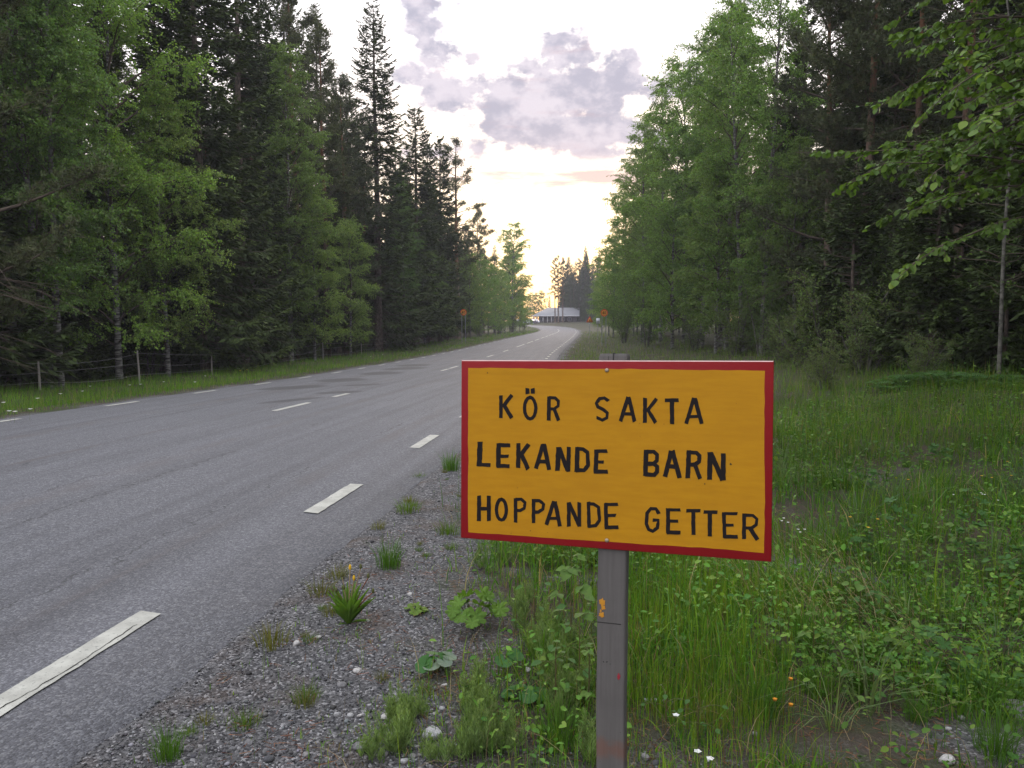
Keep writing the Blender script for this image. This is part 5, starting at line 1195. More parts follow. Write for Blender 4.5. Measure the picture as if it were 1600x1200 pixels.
# ------------------------------------------------------------------ stones one can tell apart
import bmesh
def stone_mesh(seed, col, flat=.7):
    bm = bmesh.new(); bmesh.ops.create_icosphere(bm, subdivisions=2, radius=1); rg = np.random.default_rng(seed)
    pl_ = [(nrm(rg.normal(size=3)), rg.uniform(.55, .9)) for _ in range(9)]
    for v in bm.verts:
        c = np.array(v.co); 
        for nrm_, d in pl_:
            q = c @ nrm_
            if q > d: c = c - nrm_ * (q - d) * .92
        c *= 1 + .05 * math.sin(c[0] * 7 + seed) * math.cos(c[1] * 6); c[2] *= flat; v.co = c
    V = np.array([v.co[:] for v in bm.verts]); F = [[v.index for v in f.verts] for f in bm.faces]; bm.free()
    b = Buf(); b.add(V, F, col); return b.mesh('stone', [M['stone']])
SM = [stone_mesh(k, c, fl) for k, (c, fl) in enumerate((((.29, .285, .28), .75), ((.34, .325, .305), .6), ((.13, .125, .125), .5), ((.06, .06, .063), .6), ((.17, .16, .155), .65)))]
gs_ = 'loose stones on the gravel shoulder'
SMALL = 'small pale stone lying loose on the grey gravel left of the sign post'
for u, v, w, k, lab in (
  (674, 1156, 34, 0, 'largest pale angular stone at the bottom, left of the sign post'), (621, 1147, 26, 1, 'pale blocky stone just left of the largest one'),
  (567, 1171, 30, 2, 'flat grey slab-like stone below the pale blocky stone'), (533, 1077, 18, 2, 'grey oval stone alone on the gravel above the pale ones'),
  (603, 1124, 15, 1, 'rounded whitish stone right above the pale blocky stone'), (559, 1051, 15, 1, 'whitish wedge stone beside the short horsetails'),
  (419, 1190, 18, 3, 'dark round stone at the bottom edge near the asphalt'), (1589, 1120, 40, 4, 'broad grey rock at the right picture edge'),
  (1265, 1077, 22, 4, 'smooth grey stone in the bare patch right of the sign'), (1177, 1075, 15, 0, 'pale stone in the grass right of the sign post'),
  (1478, 1192, 22, 1, 'pale flat stone at the bottom edge beside the fine grass tuft'), (824, 1049, 13, 1, 'pale stone half hidden by the round leaves left of the post')):
    x, y, z = at(u, v); r = w / 2 / FPX * math.hypot(x, y, CAMH); o = link('stone', SM[k], None, (x, y, z + r * .25), (random.uniform(-.2, .2), random.uniform(-.2, .2), random.uniform(0, 6)), r); tag(o, lab, 'stone', gs_)
for u, v, w, k in ((694, 1077, 11, 1), (462, 1008, 12, 1), (497, 999, 10, 1), (527, 1120, 13, 0), (548, 1122, 11, 0), (562, 1124, 9, 1), (479, 1181, 13, 4), (640, 932, 9, 1), (691, 1110, 10, 0), (680, 1119, 8, 1), (575, 972, 8, 1), (645, 1190, 11, 4), (632, 1196, 13, 0), (390, 1167, 14, 2), (602, 1188, 10, 4)):
    x, y, z = at(u, v); r = w / 2 / FPX * math.hypot(x, y, CAMH); o = link('stone', SM[k], None, (x, y, z + r * .3), (random.uniform(-.4, .4), random.uniform(-.4, .4), random.uniform(0, 6)), r); tag(o, SMALL, 'stone', 'small pale stones on the gravel')
for u, v, w, k in ((1011, 1100, 12, 0), (1022, 1098, 11, 1), (1035, 1103, 9, 4), (1008, 1190, 14, 4), (1024, 1196, 13, 3), (1105, 1118, 10, 2), (1180, 1150, 10, 4), (1420, 1118, 12, 2), (1504, 1128, 12, 4), (1535, 1116, 11, 0), (1482, 1146, 10, 0)):
    x, y, z = at(u, v); r = w / 2 / FPX * math.hypot(x, y, CAMH); o = link('stone', SM[k], None, (x, y, z + r * .3), (0.2, 0.1, random.uniform(0, 6)), r); tag(o, 'small stone lying on the dark soil between plants right of the sign post', 'stone', 'small stones among the plants')

# ------------------------------------------------------------------ plants one can tell apart
def lobed(name, n, lobes, depth, notch, col, pleat=.05, seed=0):
    b = Buf(); a = np.linspace(-math.pi, math.pi, n, endpoint=False); rg = np.random.default_rng(seed)
    q = np.abs(a) / math.pi
    r = (1 - depth + depth * np.abs(np.cos(a * lobes / 2)) ** .6) * (1 - notch * np.clip((q - .86) / .14, 0, 1)) * (1 + rg.uniform(-.05, .05, n))
    rim = np.stack([r * np.cos(a), r * np.sin(a), .10 + pleat * np.cos(a * lobes) * 1.0 + rg.uniform(-.03, .03, n)], -1)
    mid = rim * np.array([.5, .5, .35]); V = np.concatenate([rim, mid, [[0, 0, 0]]])
    k = np.arange(n); k2 = (k + 1) % n
    b.add(V, np.stack([n + k, k, k2, n + k2], -1), vary(col, n, .12, .05)); b.add(np.zeros((0, 3)), np.stack([k * 0 + 2 * n, n + k, n + k2], -1) - b.n, vary(col, n, .12, .05))
    return b.mesh(name, [M['herb']])
def oval(name, col, w=.36, serr=0):
    b = Buf(); t = np.linspace(0, 1, 8); hw = w * np.sin(np.pi * t ** .8) ** .9; hw[0] = hw[-1] = .01
    Lf = np.stack([t, hw, .09 * hw / w - .10 * t ** 2], -1); Rt = np.stack([t, -hw, .09 * hw / w - .10 * t ** 2], -1); Md = np.stack([t, 0 * t, -.10 * t ** 2], -1)
    V = np.concatenate([Lf, Md, Rt]); i = np.arange(7)
    b.add(V, np.concatenate([np.stack([i, i + 8, i + 9, i + 1], -1), np.stack([i + 8, i + 16, i + 17, i + 9], -1)]), vary(col, 14, .1, .05)); return b.mesh(name, [M['herb']])
LMESH = {'lady': lobed('leaf', 42, 7, .34, .75, (.085, .155, .026), .13), 'lady_y': lobed('leaf', 36, 5, .45, .7, (.105, .165, .030), .11, seed=2),
         'round': lobed('leaf', 24, 5, .06, .8, (.045, .115, .030), .02, 3), 'round_pale': lobed('leaf', 24, 5, .06, .8, (.13, .17, .12), .02, 4),
         'ger': lobed('leaf', 40, 5, .62, .85, (.048, .108, .030), .04, 5), 'oval': oval('leaf', (.050, .110, .026)), 'oval_y': oval('leaf', (.080, .140, .030)), 'long': oval('leaf', (.085, .160, .024), .062), 'lup': oval('leaf', (.10, .15, .075), .12)}
def put_leaf(par, mesh, base, tip_dir, sc, up=(0, 0, 1), roll=0.0):
    d = Vector(tip_dir).normalized(); u = Vector(up); s = u.cross(d)
    if s.length < 1e-3: s = Vector((1, 0, 0))
    s.normalize(); u = d.cross(s); m = Matrix((d, s, u)).transposed().to_4x4() @ Matrix.Rotation(roll, 4, 'X')
    o = link('leaf', mesh, par); o.matrix_local = Matrix.Translation(base) @ m @ Matrix.Scale(sc, 4); return o
def curve_stem(bb, p0, p1, bow, r0, r1, col, n=5):
    p0, p1 = np.array(p0, float), np.array(p1, float); t = np.linspace(0, 1, n)[:, None]
    tube(bb, p0 + (p1 - p0) * t + np.array([0, 0, 1.0]) * bow * np.sin(t * math.pi), np.linspace(r0, r1, n), 4, col)
def rosette(name, label, cat, u, v, mesh, nleaf, R0, h, sc, seed, group=None, tilt=.35, stemcol=(.09, .11, .035)):
    x, y, z = at(u, v); t = thing(name, label, cat, (x, y, z), (0, 0, 0), group); rg = random.Random(seed); bb = Buf(); tips = []
    for k in range(nleaf):
        a = k * 2.4 + rg.uniform(-.4, .4); r = R0 * (.25 + .75 * math.sqrt((k + .5) / nleaf)) * rg.uniform(.8, 1.15); hh = h * rg.uniform(.55, 1.1) * (1.15 - .5 * r / R0)
        p = (r * math.cos(a), r * math.sin(a), max(hh, .012)); curve_stem(bb, (0, 0, -.01), p, .15 * hh, .0025, .0015, stemcol); tips.append((a, p))
    link('stem', bb.mesh('stem', [M['herb']]), t)
    for q, (a, p) in enumerate(tips):
        mm = mesh[q % len(mesh)] if isinstance(mesh, (list, tuple)) else mesh
        put_leaf(t, mm, p, (math.cos(a), math.sin(a), -tilt + rg.uniform(-.25, .2)), sc * rg.uniform(.75, 1.2), (rg.uniform(-.25, .25), -.25 + rg.uniform(-.2, .2), 1))
    return t
rosette('broad_leaf_plant', 'bright green broad lobed leaf plant on the gravel below the left end of the board', 'plant', 738, 985, LMESH['lady'], 17, .14, .19, .047, 1, tilt=.75)
rosette('broad_leaf_plant', 'lone small yellow-green lobed plant flat on the gravel left of the bright leafy plant', 'plant', 648, 958, LMESH['lady_y'], 4, .04, .03, .045, 2)
rosette('coltsfoot_plant', 'low plant with big round dark green leaves and one pale underside beside the horsetails', 'plant', 682, 1050, [LMESH['round'], LMESH['round'], LMESH['round_pale']], 9, .065, .08, .033, 3, tilt=.35)
rosette('coltsfoot_plant', 'round-leaved plant close to the lower left of the post, among thin grass', 'plant', 815, 1100, LMESH['round'], 6, .07, .05, .034, 4)
rosette('coltsfoot_plant', 'round-leaved plant with a large bluish leaf in the middle of the bottom grass', 'plant', 792, 1050, [LMESH['round'], LMESH['oval']], 4, .06, .08, .048, 5)
rosette('geranium_plant', 'clump of deeply lobed leaves low at the right over the bare soil', 'plant', 1488, 1080, LMESH['ger'], 12, .13, .10, .045, 6)
rosette('geranium_plant', 'lobed leaf clump higher up at the right, beside arching grass', 'plant', 1570, 1075, LMESH['ger'], 12, .15, .14, .045, 7)
rosette('lady_mantle_plant', 'group of yellow-green maple-shaped leaves in the middle of the right-hand grass', 'plant', 1372, 1030, LMESH['lady_y'], 7, .13, .15, .042, 8)
rosette('lady_mantle_plant', 'small maple-leaved sprig lying over the bare patch right of the sign', 'plant', 1312, 1055, LMESH['lady_y'], 4, .09, .05, .032, 9)
rosette('lupin_plant', 'pale star-shaped lupin leaf right of the upright yellow-green stems', 'plant', 1212, 985, LMESH['lup'], 11, .012, .05, .055, 10, tilt=.1)
rosette('lupin_plant', 'second star-shaped lupin leaf below the lower edge of the board', 'plant', 1196, 952, LMESH['lup'], 10, .012, .06, .05, 11, tilt=.1)
def tall_herb(label, u, v, H, n, mesh, sc, seed, tri=True, name='raspberry_plant', group=None, lean=(0, 0)):
    x, y, z = at(u, v); t = thing(name, label, 'plant', (x, y, z), (0, 0, 0), group); rg = random.Random(seed); bb = Buf(); lv = []
    tube(bb, [(lean[0] * q * H, lean[1] * q * H, H * q - .02) for q in np.linspace(0, 1, 6)], np.linspace(.004, .0018, 6), 5, (.10, .085, .04))
    for k in range(n):
        q = .18 + .82 * k / max(1, n - 1); a = k * 2.4 + rg.uniform(-.5, .5); l = .10 * (1.15 - q * .6) * rg.uniform(.7, 1.2); p0 = (lean[0] * q * H, lean[1] * q * H, H * q)
        p1 = (p0[0] + l * math.cos(a), p0[1] + l * math.sin(a), p0[2] + l * .35); curve_stem(bb, p0, p1, .01, .0018, .0012, (.09, .10, .035)); lv.append((p1, a, q))
    link('stem', bb.mesh('stem', [M['herb']]), t)
    for p1, a, q in lv:
        for da in ((0, 1.25, -1.25) if tri and k % 2 == 0 else (0,)):
            put_leaf(t, mesh, p1, (math.cos(a + da), math.sin(a + da), -.25 + rg.uniform(-.2, .25)), sc * .82 * rg.uniform(.7, 1.15) * (1 if da == 0 else .85), (rg.uniform(-.5, .5), rg.uniform(-.6, .2), 1))
    return t
for q, (u, v, H, n, mm, sc, lab) in enumerate((
  (892, 1010, .40, 9, 'oval_y', .085, 'tall raspberry shoot with bright leaves just left of the post under the board'), (905, 1090, .34, 10, 'oval', .058, 'leafy dark green shoot close against the left side of the post'),
  (868, 1110, .25, 8, 'oval', .050, 'leafy shoot a little left of the post, behind the grass blades'), (835, 985, .22, 6, 'oval', .050, 'small leafy shoot between the bright broad-leaf plant and the post'),
  (920, 1130, .30, 9, 'oval_y', .042, 'pale small-leaved shoot touching the lower left of the post'), (1460, 900, .34, 11, 'oval_y', .060, 'bright leafy clump of shoots in the middle of the right-hand meadow'),
  (1505, 905, .34, 11, 'oval_y', .060, 'leafy shoot right of the bright clump in the right-hand meadow'), (1430, 925, .30, 10, 'oval_y', .055, 'leafy shoot left of the bright clump in the right-hand meadow'),
  (1560, 960, .30, 11, 'oval', .055, 'leafy shoot at the right edge above the lobed clump'), (1530, 1010, .28, 10, 'oval', .050, 'leafy shoot between the lobed clumps at the right'),
  (1255, 880, .30, 10, 'oval_y', .055, 'leafy shoot just right of the lower board corner'), (1320, 945, .24, 9, 'oval', .050, 'leafy shoot above the yellow-green maple-shaped leaves'),
  (1590, 1000, .30, 10, 'oval_y', .05, 'leafy shoot half out of the picture at the right edge'), (1395, 1110, .20, 8, 'oval_y', .04, 'low leafy shoot on the bare soil right of centre'),
  (1310, 1120, .20, 8, 'oval_y', .038, 'low leafy shoot left of the bare soil on the right'), (1040, 1150, .16, 8, 'oval', .03, 'low leafy weed just right of the foot of the post'), (1090, 1165, .16, 8, 'oval', .03, 'second low leafy weed right of the foot of the post'))):
    tall_herb(lab, u, v, H, n, LMESH[mm], sc, 40 + q)
rgm = np.random.default_rng(33)
for q in range(34):
    y = 2.9 * math.exp(rgm.uniform(0, 1) * math.log(9.5 / 2.9)); x = y * rgm.uniform(.36, .70)
    if math.hypot(x - 1.75, (y - 4.9) * 1.5) < .5 or y < 3.0 and x > 1.4: continue
    u_, v_ = 800 + FPX * x / y, 505 + FPX * (CAMH - gz(x, y)) / y
    tall_herb('leafy herb among the grasses of the right-hand meadow', u_, v_, rgm.uniform(.16, .32), int(rgm.integers(7, 11)), LMESH[('oval', 'oval_y', 'ger')[q % 3]], rgm.uniform(.04, .07), 400 + q, name='meadow_herb', group='leafy herbs in the right-hand meadow')
# dandelion clump with closed heads
x, y, z = at(545, 976); t = thing('dandelion_plant', 'dandelion clump with long upright leaves and closed heads on the gravel by the asphalt', 'plant', (x, y, z))
rg = random.Random(3)
for k in range(46):
    a = rg.uniform(0, 6.28); e = rg.uniform(.85, 1.5) if k > 5 else .2; put_leaf(t, LMESH['long'], (.012 * math.cos(a), .012 * math.sin(a), .0), (math.cos(a) * math.cos(e), math.sin(a) * math.cos(e), math.sin(e)), rg.uniform(.11, .20) * (1 if k > 5 else .5), (-math.cos(a), -math.sin(a), .4))
M['head'] = plain('closed_head', (.11, .10, .03), .7, .2, var=.4, vscale=60); M['yellow_head'] = plain('yellow_head', (.55, .34, .015), .6, .2)
for k, (dx, dy, h, red, yel) in enumerate(((-.035, .03, .22, 0, 0), (.0, .05, .25, 0, 1), (.05, .06, .25, 0, 0), (.02, .04, .20, 0, 1), (.09, .04, .21, 1, 0), (.12, .0, .15, 1, 0), (-.06, .01, .15, 1, 0), (.03, .02, .13, 0, 0), (-.02, -.005, .17, 0, 0))):
    bb = Buf(); curve_stem(bb, (0, 0, 0), (dx, dy, h), .02, .0034, .0026, (.20, .075, .045) if red else (.26, .20, .12)); link('stalk', bb.mesh('stalk', [M['herb']]), t)
    bb = Buf(); tube(bb, [(dx, dy, h - .004), (dx, dy, h + .004), (dx, dy, h + .014), (dx, dy, h + .022)], [.003, .0075, .0065, .003], 7, (.6, .36, .02) if yel else (.085, .09, .03), cap=True); link('flower_head', bb.mesh('flower_head', [M['petal']]), t)
# grass tufts on the gravel
def tuft_mesh(seed, n, h, lean, w, col):
    global rng; keep_ = rng; rng = np.random.default_rng(seed); b = Buf(); a = rng.uniform(0, 6.28, n); r = .065 * rng.uniform(0, 1, n) ** .7
    blades(b, np.stack([r * np.cos(a), r * np.sin(a), 0 * r - .006], -1), a, h * rng.uniform(.45, 1.1, n), np.abs(rng.normal(lean, lean * .6, n)), w * rng.uniform(.7, 1.2, n), vary(col, n, .3, .1), segs=3)
    rng = keep_; return b.mesh('grass_tuft', [M['grass']])
TM = {'up': tuft_mesh(1, 130, .19, .30, .0036, (.060, .125, .018)), 'low': tuft_mesh(2, 110, .10, .5, .003, (.070, .115, .020)), 'fine': tuft_mesh(3, 240, .24, .55, .0022, (.055, .115, .018)),
      'dry': tuft_mesh(4, 110, .11, .5, .003, (.105, .105, .028)), 'arch': tuft_mesh(5, 34, .62, .75, .0085, (.075, .120, .055)), 'arch2': tuft_mesh(6, 26, .46, .9, .008, (.095, .135, .055))}
for u, v, k, sc, lab in ((607, 886, 'up', 1.15, 'upright bright grass tuft behind the dandelion clump'), (637, 800, 'low', 1.5, 'grass tuft on the gravel right of the second painted dash'), (502, 930, 'dry', 1.1, 'yellowing tuft by the asphalt left of the dandelion clump'),
  (425, 1010, 'dry', 1.1, 'flat yellow-green weed tuft on the gravel near the asphalt edge'), (478, 1095, 'low', .8, 'flat tuft with pointed leaves beside the loose stones'), (384, 1140, 'low', .8, 'small tuft standing alone on the gravel near the bottom'),
  (262, 1192, 'up', .75, 'bright upright tuft at the bottom edge by the asphalt'), (1555, 1185, 'fine', 1.0, 'dense fine-bladed tuft in the bottom right corner'), (1275, 1030, 'fine', .95, 'rounded fine-bladed tuft right of the upright stems'),
  (1395, 800, 'arch', 1.0, 'arching broad-bladed grass clump by the buttercups'), (1340, 830, 'arch', .95, 'arching grass clump left of the buttercups'), (1445, 790, 'arch2', 1.0, 'arching grass clump right of the first buttercups'), (1415, 1000, 'arch2', .85, 'pale arching blades above the lobed clump on the right'),
  (1480, 985, 'arch2', .8, 'pale arching blades between the leafy shoots on the right'), (1300, 1140, 'arch2', .6, 'single arching blade clump at the bottom right of the post'), (1600, 790, 'arch', 1.15, 'bluish arching grass at the right picture edge'), (1220, 760, 'arch2', .9, 'arching grass close to the right edge of the board'),
  (705, 735, 'up', 1.3, 'weedy tuft leaning out at the left edge of the board'), (655, 745, 'low', .9, 'low tuft at the gravel beside the third painted dash'), (700, 835, 'low', 1.3, 'wide low tuft under the left end of the board'), (528, 905, 'dry', .9, 'reddish dry tuft behind the dandelion clump'), (850, 1040, 'up', .9, 'thin upright tuft left of the leafy shoots'), (872, 1165, 'up', 1.1, 'long thin blades at the bottom left of the post')):
    x, y, z = at(u, v); tag(link('grass_tuft', TM[k], None, (x, y, z), (0, 0, random.uniform(0, 6)), sc), lab, 'grass tuft', 'grass tufts on the verge')
rgt = np.random.default_rng(21)
for q in range(42):                                                       # small weeds dotted over the shoulder and along the asphalt edge
    y = 1.9 * math.exp(rgt.uniform(0, 1) * math.log(10 / 1.9)); s_ = S_of(-1.2, y); o_ = rgt.uniform(3.9, 4.95); p_, t_, r_ = road_frame(np.array([s_])); x, y = (p_[0] + r_[0] * o_)[:2]
    tag(link('grass_tuft', TM[('dry', 'low')[q % 2]], None, (x, y, gz(x, y)), (0, 0, rgt.uniform(0, 6)), rgt.uniform(.3, .75)), 'small flat weed tuft dotted on the gravel shoulder beside the asphalt', 'grass tuft', 'small weeds on the gravel shoulder')
for q in range(46):
    y = 2.9 * math.exp(rgt.uniform(0, 1) * math.log(12 / 2.9)); x = y * rgt.uniform(.33, .70)
    if math.hypot(x - 1.75, (y - 4.9) * 1.5) < .5: continue
    k = ('arch', 'arch2', 'fine', 'up')[rgt.integers(4)]
    tag(link('grass_tuft', TM[k], None, (x, y, gz(x, y)), (0, 0, rgt.uniform(0, 6)), rgt.uniform(.6, 1.0) * (1.5 if k == 'up' else 1)), 'loose grass clump among the herbs of the right-hand meadow', 'grass tuft', 'grass clumps in the right-hand meadow')
# horsetails
def horsetail_mesh(seed, ns, h):
    rg = np.random.default_rng(seed); b = Buf()
    for k in range(ns):
        a = rg.uniform(0, 6.28); r = rg.uniform(0, .05); H_ = h * rg.uniform(.5, 1.1); p = np.array([r * math.cos(a), r * math.sin(a), -.005]); tp = p + np.array([rg.normal(0, .012), rg.normal(0, .012), H_])
        prisms(b, p[None], tp[None], .0014, .0007, (.11, .16, .055)); m = 46; t = np.sort(rg.uniform(.18, 1, m)); q = p + (tp - p) * t[:, None]; aa = rg.uniform(0, 6.28, m)
        d = np.stack([np.cos(aa), np.sin(aa), rg.uniform(.9, 2.0, m)], -1); L_ = (.030 * (1.15 - t) + .008) * rg.uniform(.7, 1.2, m)
        leaves(b, q, d, rdir_(rg, m), L_, .0026, vary((.150, .215, .070), m, .2, .06), 0, 0)
    return b.mesh('horsetail_tuft', [M['herb']])
def rdir_(rg, n): return nrm(rg.normal(size=(n, 3)))
HM = [horsetail_mesh(k, n_, h_) for k, (n_, h_) in enumerate(((7, .10), (10, .12), (5, .085), (12, .14)))]
rgh = np.random.default_rng(8); made = 0
HL = ('short bushy horsetail clump growing on the gravel left of the sign post', 'horsetails on the gravel')
for _ in range(900):
    if made >= 150: break
    u, v = rgh.uniform(540, 930), rgh.uniform(835, 1198); 
    if u < 560 + 60 * abs(math.sin(v * .02)) and v < 1000: continue
    if 640 < u < 720 and 1120 < v < 1190: continue
    if any(math.hypot(u - a_, (v - b_) * .8) < r_ for a_, b_, r_ in ((682, 1060, 52), (815, 1105, 45), (792, 1055, 38), (738, 990, 75), (648, 960, 40))): continue
    x, y, z = at(u, v); off = road_coords(np.array([x]), np.array([y]))[0][0]
    if off < 4.75 or fbm(np.array([x * 3.0]), np.array([y * 3.0]), 111)[0] < .44: continue
    tag(link('horsetail_tuft', HM[rgh.integers(4)], None, (x, y, z), (0, 0, rgh.uniform(0, 6)), rgh.uniform(.75, 1.3)), HL[0], 'horsetail', HL[1]); made += 1
# buttercups
def flower(label, u, v, h, col, group, r=.011, np_=5, name='buttercup', cat='flower', closed=False):
    x, y, z = at(u, v); d = math.hypot(x, y); x, y, z = at(u, v + h * .92 * FPX / d); t = thing(name, label, cat, (x, y, z), (0, 0, random.uniform(0, 6)), group)
    bb = Buf(); curve_stem(bb, (0, 0, -.01), (.02, .0, h), 0, .0016, .0011, (.07, .10, .03)); link('stem', bb.mesh('stem', [M['herb']]), t)
    bb = Buf(); n = np_; a = np.arange(n) * 2 * math.pi / n; up = 1.5 if closed else .55
    D = np.stack([np.cos(a), np.sin(a), 0 * a + up], -1); leaves(bb, np.tile([.02, 0, h], (n, 1)), D, np.stack([-np.cos(a) * up, -np.sin(a) * up, 0 * a + 1], -1), r * 1.25, r * 1.3, vary(col, n, .08, .02), 0, .1, True)
    link('petals', bb.mesh('petals', [M['petal']]), t)
YEL = (.50, .31, .008)
for u, v, lab in ((1397, 762, 'buttercup left of the close pair in the right-hand meadow'), (1420, 765, 'buttercup of the close pair in the middle of the right-hand meadow'), (1322, 826, 'pale yellow buttercup nearest the right edge of the board'),
  (1365, 832, 'orange-yellow buttercup, largest below the arching grass'), (1352, 844, 'buttercup lowest of the three right of the board'), (1578, 706, 'topmost buttercup near the right picture edge'), (1568, 737, 'buttercup under the topmost one at the right'),
  (1527, 760, 'left buttercup of the row near the right edge'), (1549, 762, 'middle buttercup of the row near the right edge'), (1579, 760, 'right buttercup of the row near the right edge')):
    flower(lab, u, v, .30, YEL, 'buttercups in the meadow')
for u, v, lab in ((1242, 1079, 'yellow-orange closed flower head, upper of three right of the post'), (1216, 1115, 'orange closed flower head, lower left of three right of the post'), (1240, 1122, 'orange closed flower head, lower right of three right of the post')):
    flower(lab, u, v, .17, (.50, .22, .02), 'closed orange heads', .011, 9, 'hawkbit', closed=True)
for u, v, lab in ((1047, 1128, 'white small flower cluster just right of the post near the bottom'), (1097, 1183, 'white small flowers at the bottom edge right of the post'), (1104, 1187, 'white small flowers right beside the others at the bottom edge')):
    flower(lab, u, v, .09, (.62, .62, .58), 'small white flowers', .012, 5, 'white_flower')
for k in range(12):
    u, v = random.choice(((1485, 788), (1510, 792), (1555, 798), (1250, 845), (1228, 826), (1525, 784))); flower('tiny white flower among the grass of the right-hand meadow', u + random.uniform(-8, 8), v + random.uniform(-6, 6), .22, (.6, .6, .56), 'tiny white meadow flowers', .009, 4, 'white_flower')
for k, (u, v) in enumerate(((7, 637), (17, 645), (22, 646), (46, 642), (140, 607), (199, 592), (203, 605), (219, 605), (130, 616), (305, 602), (322, 590), (386, 580), (580, 559), (598, 556), (640, 545), (655, 550), (700, 541), (715, 537), (375, 582), (60, 630), (95, 622), (255, 600))):
    flower('white or pale flower head in the left verge grass beside the road', u, v, .20, (.66, .66, .60) if k not in (11, 18) else YEL, 'pale flower heads in the left verge', .03, 8, 'verge_flower')
for u, v, w in ((884, 537, 0), (890, 532, 0), (897, 545, 0), (905, 540, 0), (913, 547, 0), (919, 538, 0)):
    flower('pale seed-head flower at the right road edge beyond the sign post top', u, v, .35, (.55, .55, .48), 'pale flowers at the far right road edge', .04, 7, 'verge_flower')
# ferns under the right-hand trees
def fern_mesh(seed):
    global rng; rg = np.random.default_rng(seed); b = Buf()
    for k in range(8):
        a = k * .785 + rg.uniform(-.3, .3); L_ = rg.uniform(.5, .8); e = rg.uniform(.7, 1.1); n = 22; t = np.linspace(0, 1, n)
        r = L_ * t * math.cos(e) * (1 + .5 * t); z = L_ * (math.sin(e) * t - .62 * t ** 2.4); Pm = np.stack([math.cos(a) * r, math.sin(a) * r, z], -1); tube(b, Pm[::3], .004, 3, (.06, .08, .03))
        for sd in (-1, 1):
            D = np.stack([-math.sin(a) * sd + .35 * math.cos(a), math.cos(a) * sd + .35 * math.sin(a), -.12], -1)[None].repeat(n, 0); w = (.17 * np.sin(np.pi * np.clip(t * .92 + .08, 0, 1)) ** .7 + .012)
            leaves(b, Pm, D, np.tile([0, 0, 1.0], (n, 1)) + rg.normal(0, .15, (n, 3)), w, .028, vary((.045, .100, .028), n, .15, .05), 0, 0, True)
    return b.mesh('fern', [M['herb']])
FM = [fern_mesh(1), fern_mesh(2)]
for q, (u, v, sc) in enumerate(((1410, 605, .9), (1440, 600, 1.0), (1472, 603, 1.0), (1500, 598, .9), (1385, 612, .75), (1535, 602, .95), (1565, 606, .9))):
    x, y, z = at(u, v); tag(link('fern', FM[q % 2], None, (x, y, z), (0, 0, q * 1.3), sc), ('fern left of the tallest fern under the right-hand spruces', 'tall fern in front of the dark spruce boughs on the right', 'fern right of the tall one, under the spruce boughs', 'fern halfway along the row under the right-hand spruces', 'small fern at the left end of the row under the spruces', 'fern close to the thin grey stem at the right', 'fern at the right end of the row, below the thin grey stem')[q], 'fern', 'ferns under the right-hand spruces')

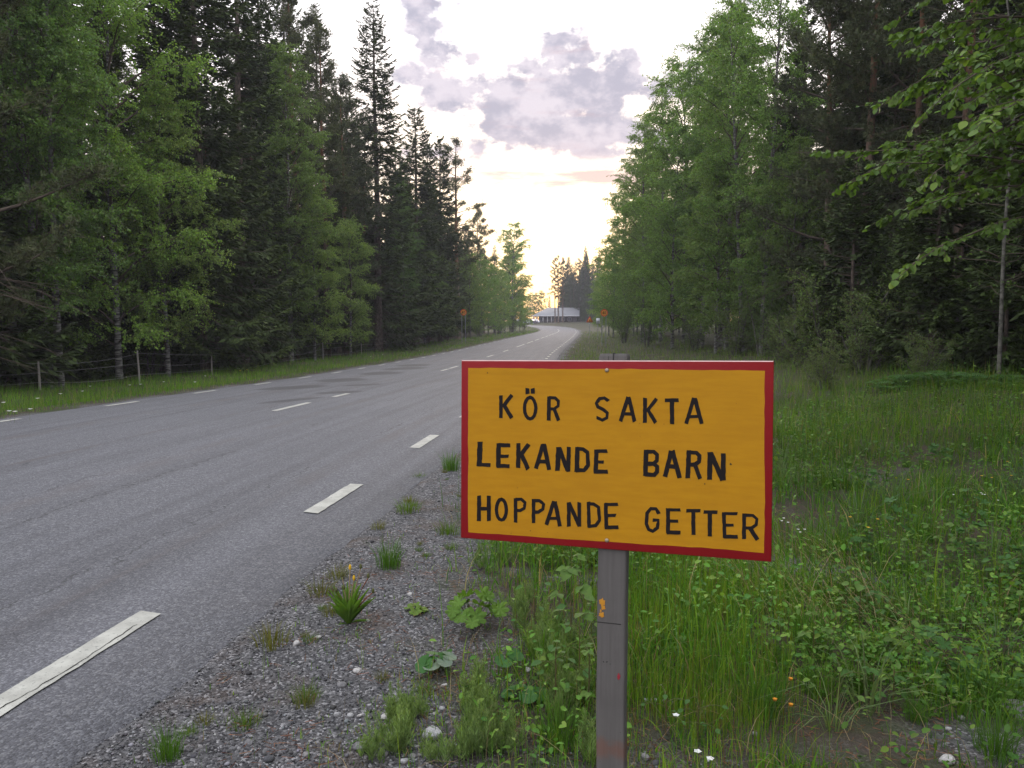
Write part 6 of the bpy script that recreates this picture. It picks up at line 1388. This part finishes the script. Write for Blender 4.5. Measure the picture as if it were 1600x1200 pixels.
# ------------------------------------------------------------------ the near large-leaved tree reaching in from the right
def big_leaf_tree(x, y, H, seed):
    rg = np.random.default_rng(seed); z = gz(x, y) - .02
    t = thing('large_leaved_tree', 'young tree with large bright rounded leaves reaching in at the upper right', 'tree', (x, y, z))
    P, r = trunk_line(H, .055, .10, seed); link('trunk', mk_trunk(P, r, M['aspen_bark']), t)
    br, spots = Buf(), []
    for k in range(84):
        zz = H * (.32 + .66 * k / 84) + rg.uniform(-.1, .1); a = math.pi + rg.uniform(-1.35, 1.35) if k % 3 else rg.uniform(0, 6.28); L_ = 2.75 * (1 - .45 * k / 84) * rg.uniform(.65, 1.1); e = rg.uniform(-.1, .55)
        n = 8; p = on_line(P, np.array(zz)); pts = [p]
        for q in range(n - 1): p = p + np.array([math.cos(a) * math.cos(e), math.sin(a) * math.cos(e), math.sin(e)]) * L_ / (n - 1); pts.append(p); e -= rg.uniform(.0, .16); a += rg.uniform(-.2, .2)
        pts = np.array(pts); tube(br, pts, np.linspace(.014, .003, n), 4)
        tw = [pts[2:]]
        for q in range(int(L_ * 5) + 3):
            i0 = rg.integers(1, n - 1); d = nrm(pts[i0 + 1] - pts[i0]); d2 = rotz(d, rg.choice((-1, 1)) * rg.uniform(.4, 1.0)); d2[2] += rg.uniform(-.1, .2); l = rg.uniform(.3, .75) * (1.1 - i0 / n); q0 = pts[i0]; tt = np.linspace(0, 1, 5)[:, None]
            tw.append(q0 + nrm(d2) * l * tt + np.array([0, 0, -.12 * l]) * tt ** 2); tube(br, tw[-1], np.linspace(.005, .002, 5), 3)
        for w in tw:
            ln = np.linalg.norm(np.diff(w, axis=0), axis=1).sum(); m = int(ln / .042) + 1; f = rg.uniform(.15, 1, m) * (len(w) - 1); i0 = np.minimum(f.astype(int), len(w) - 2); q0 = w[i0] + (w[i0 + 1] - w[i0]) * (f - i0)[:, None]; d = nrm(w[i0 + 1] - w[i0])
            for q in range(m): spots.append((q0[q], d[q]))
    link('limb', br.mesh('limb', [M['twig']], True), t)
    n = len(spots); Q = np.array([s[0] for s in spots]); D = np.array([s[1] for s in spots]); sd = np.stack([-D[:, 1], D[:, 0], 0 * D[:, 0]], -1) * rg.choice((-1, 1), n)[:, None]
    d = nrm(D * .6 + sd * rg.uniform(.3, 1, (n, 1)) + np.array([0, 0, -.45]) + rg.normal(0, .25, (n, 3))); Nv = nrm(np.array([0, 0, 1.0]) + rg.normal(0, .65, (n, 3))); Lf = .078 * rg.uniform(.65, 1.2, n)
    W_ = Q + np.array([x, y, z]); depth = W_[:, 1]; u = 800 + FPX * W_[:, 0] / np.maximum(depth, .1); v = 505 - FPX * (W_[:, 2] - CAMH) / np.maximum(depth, .1)
    vis = (u < 1600) & (v > -5); order = np.argsort(np.where(vis, depth, 1e3)); near = order[:min(300, int(vis.sum()))]; rest = np.setdiff1d(np.arange(n), near)
    lm = []
    for q in range(3):
        bb = Buf(); tt = np.linspace(0, 1, 7); hw = .40 * np.sin(np.pi * tt ** .82) ** .75; hw[0] = hw[-1] = .01; zz = .10 * hw - .18 * tt ** 2
        Lv, Rv, Md = np.stack([tt, hw, zz + .04], -1), np.stack([tt, -hw, zz + .04], -1), np.stack([tt, 0 * tt, -.18 * tt ** 2], -1); i = np.arange(6)
        bb.add(np.concatenate([Lv, Md, Rv]), np.concatenate([np.stack([i, i + 7, i + 8, i + 1], -1), np.stack([i + 7, i + 14, i + 15, i + 8], -1)]), ((.108, .172, .036), (.086, .150, .036), (.130, .190, .048))[q]); lm.append(bb.mesh('leaf', [M['birch_leaf']]))
    for q in near: put_leaf(t, lm[q % 3], Vector(Q[q]), d[q], float(Lf[q]), Nv[q])
    bb = Buf(); leaves(bb, Q[rest], d[rest], Nv[rest], Lf[rest], Lf[rest] * .8, vary((.102, .165, .036), len(rest), .25, .06), 0, .12, True); tag(link('foliage', bb.mesh('foliage', [M['birch_leaf']]), t), kind='stuff')
    return t
big_leaf_tree(5.45, 7.7, 7.2, 5)
x, y, z = col_at(1562, 13.5); t = thing('thin_tree', 'thin grey stem with sparse twigs standing at the right edge before the dark spruces', 'tree', (x, y, z))
P, r = trunk_line(8.5, .030, .12, 9, lean=(-.03, 0)); link('trunk', mk_trunk(P, r, M['aspen_bark']), t)
rg = np.random.default_rng(4); br = Buf(); A_, B_ = [], []
for k in range(34):
    zz = rg.uniform(.8, 8); a = rg.uniform(0, 6.28); L_ = rg.uniform(.4, 1.5); p = on_line(P, np.array(zz)); tt = np.linspace(0, 1, 5)[:, None]; pts = p + np.array([math.cos(a), math.sin(a), rg.uniform(-.1, .5)]) * L_ * tt + rg.normal(0, .04, (5, 3)) * tt; tube(br, pts, np.linspace(.010, .003, 5), 3, mat=1)
    for q in range(5): s0 = pts[rg.integers(1, 5)]; A_.append(s0); B_.append(s0 + rg.normal(0, .18, 3))
A_, B_ = np.array(A_), np.array(B_); prisms(br, A_, B_, .003, .0015, mat=1); i = rg.integers(0, len(A_), 900); s = rg.uniform(.03, .055, 900)
leaves(br, A_[i] + (B_ - A_)[i] * rg.uniform(0, 1, (900, 1)), rdir_(rg, 900) + np.array([0, 0, -.3]), rdir_(rg, 900) + np.array([0, 0, .7]), s, s * .7, vary((.07, .125, .03), 900, .25, .1), 0, .12); link('crown', br.mesh('crown', [M['birch_leaf'], M['twig']]), t)
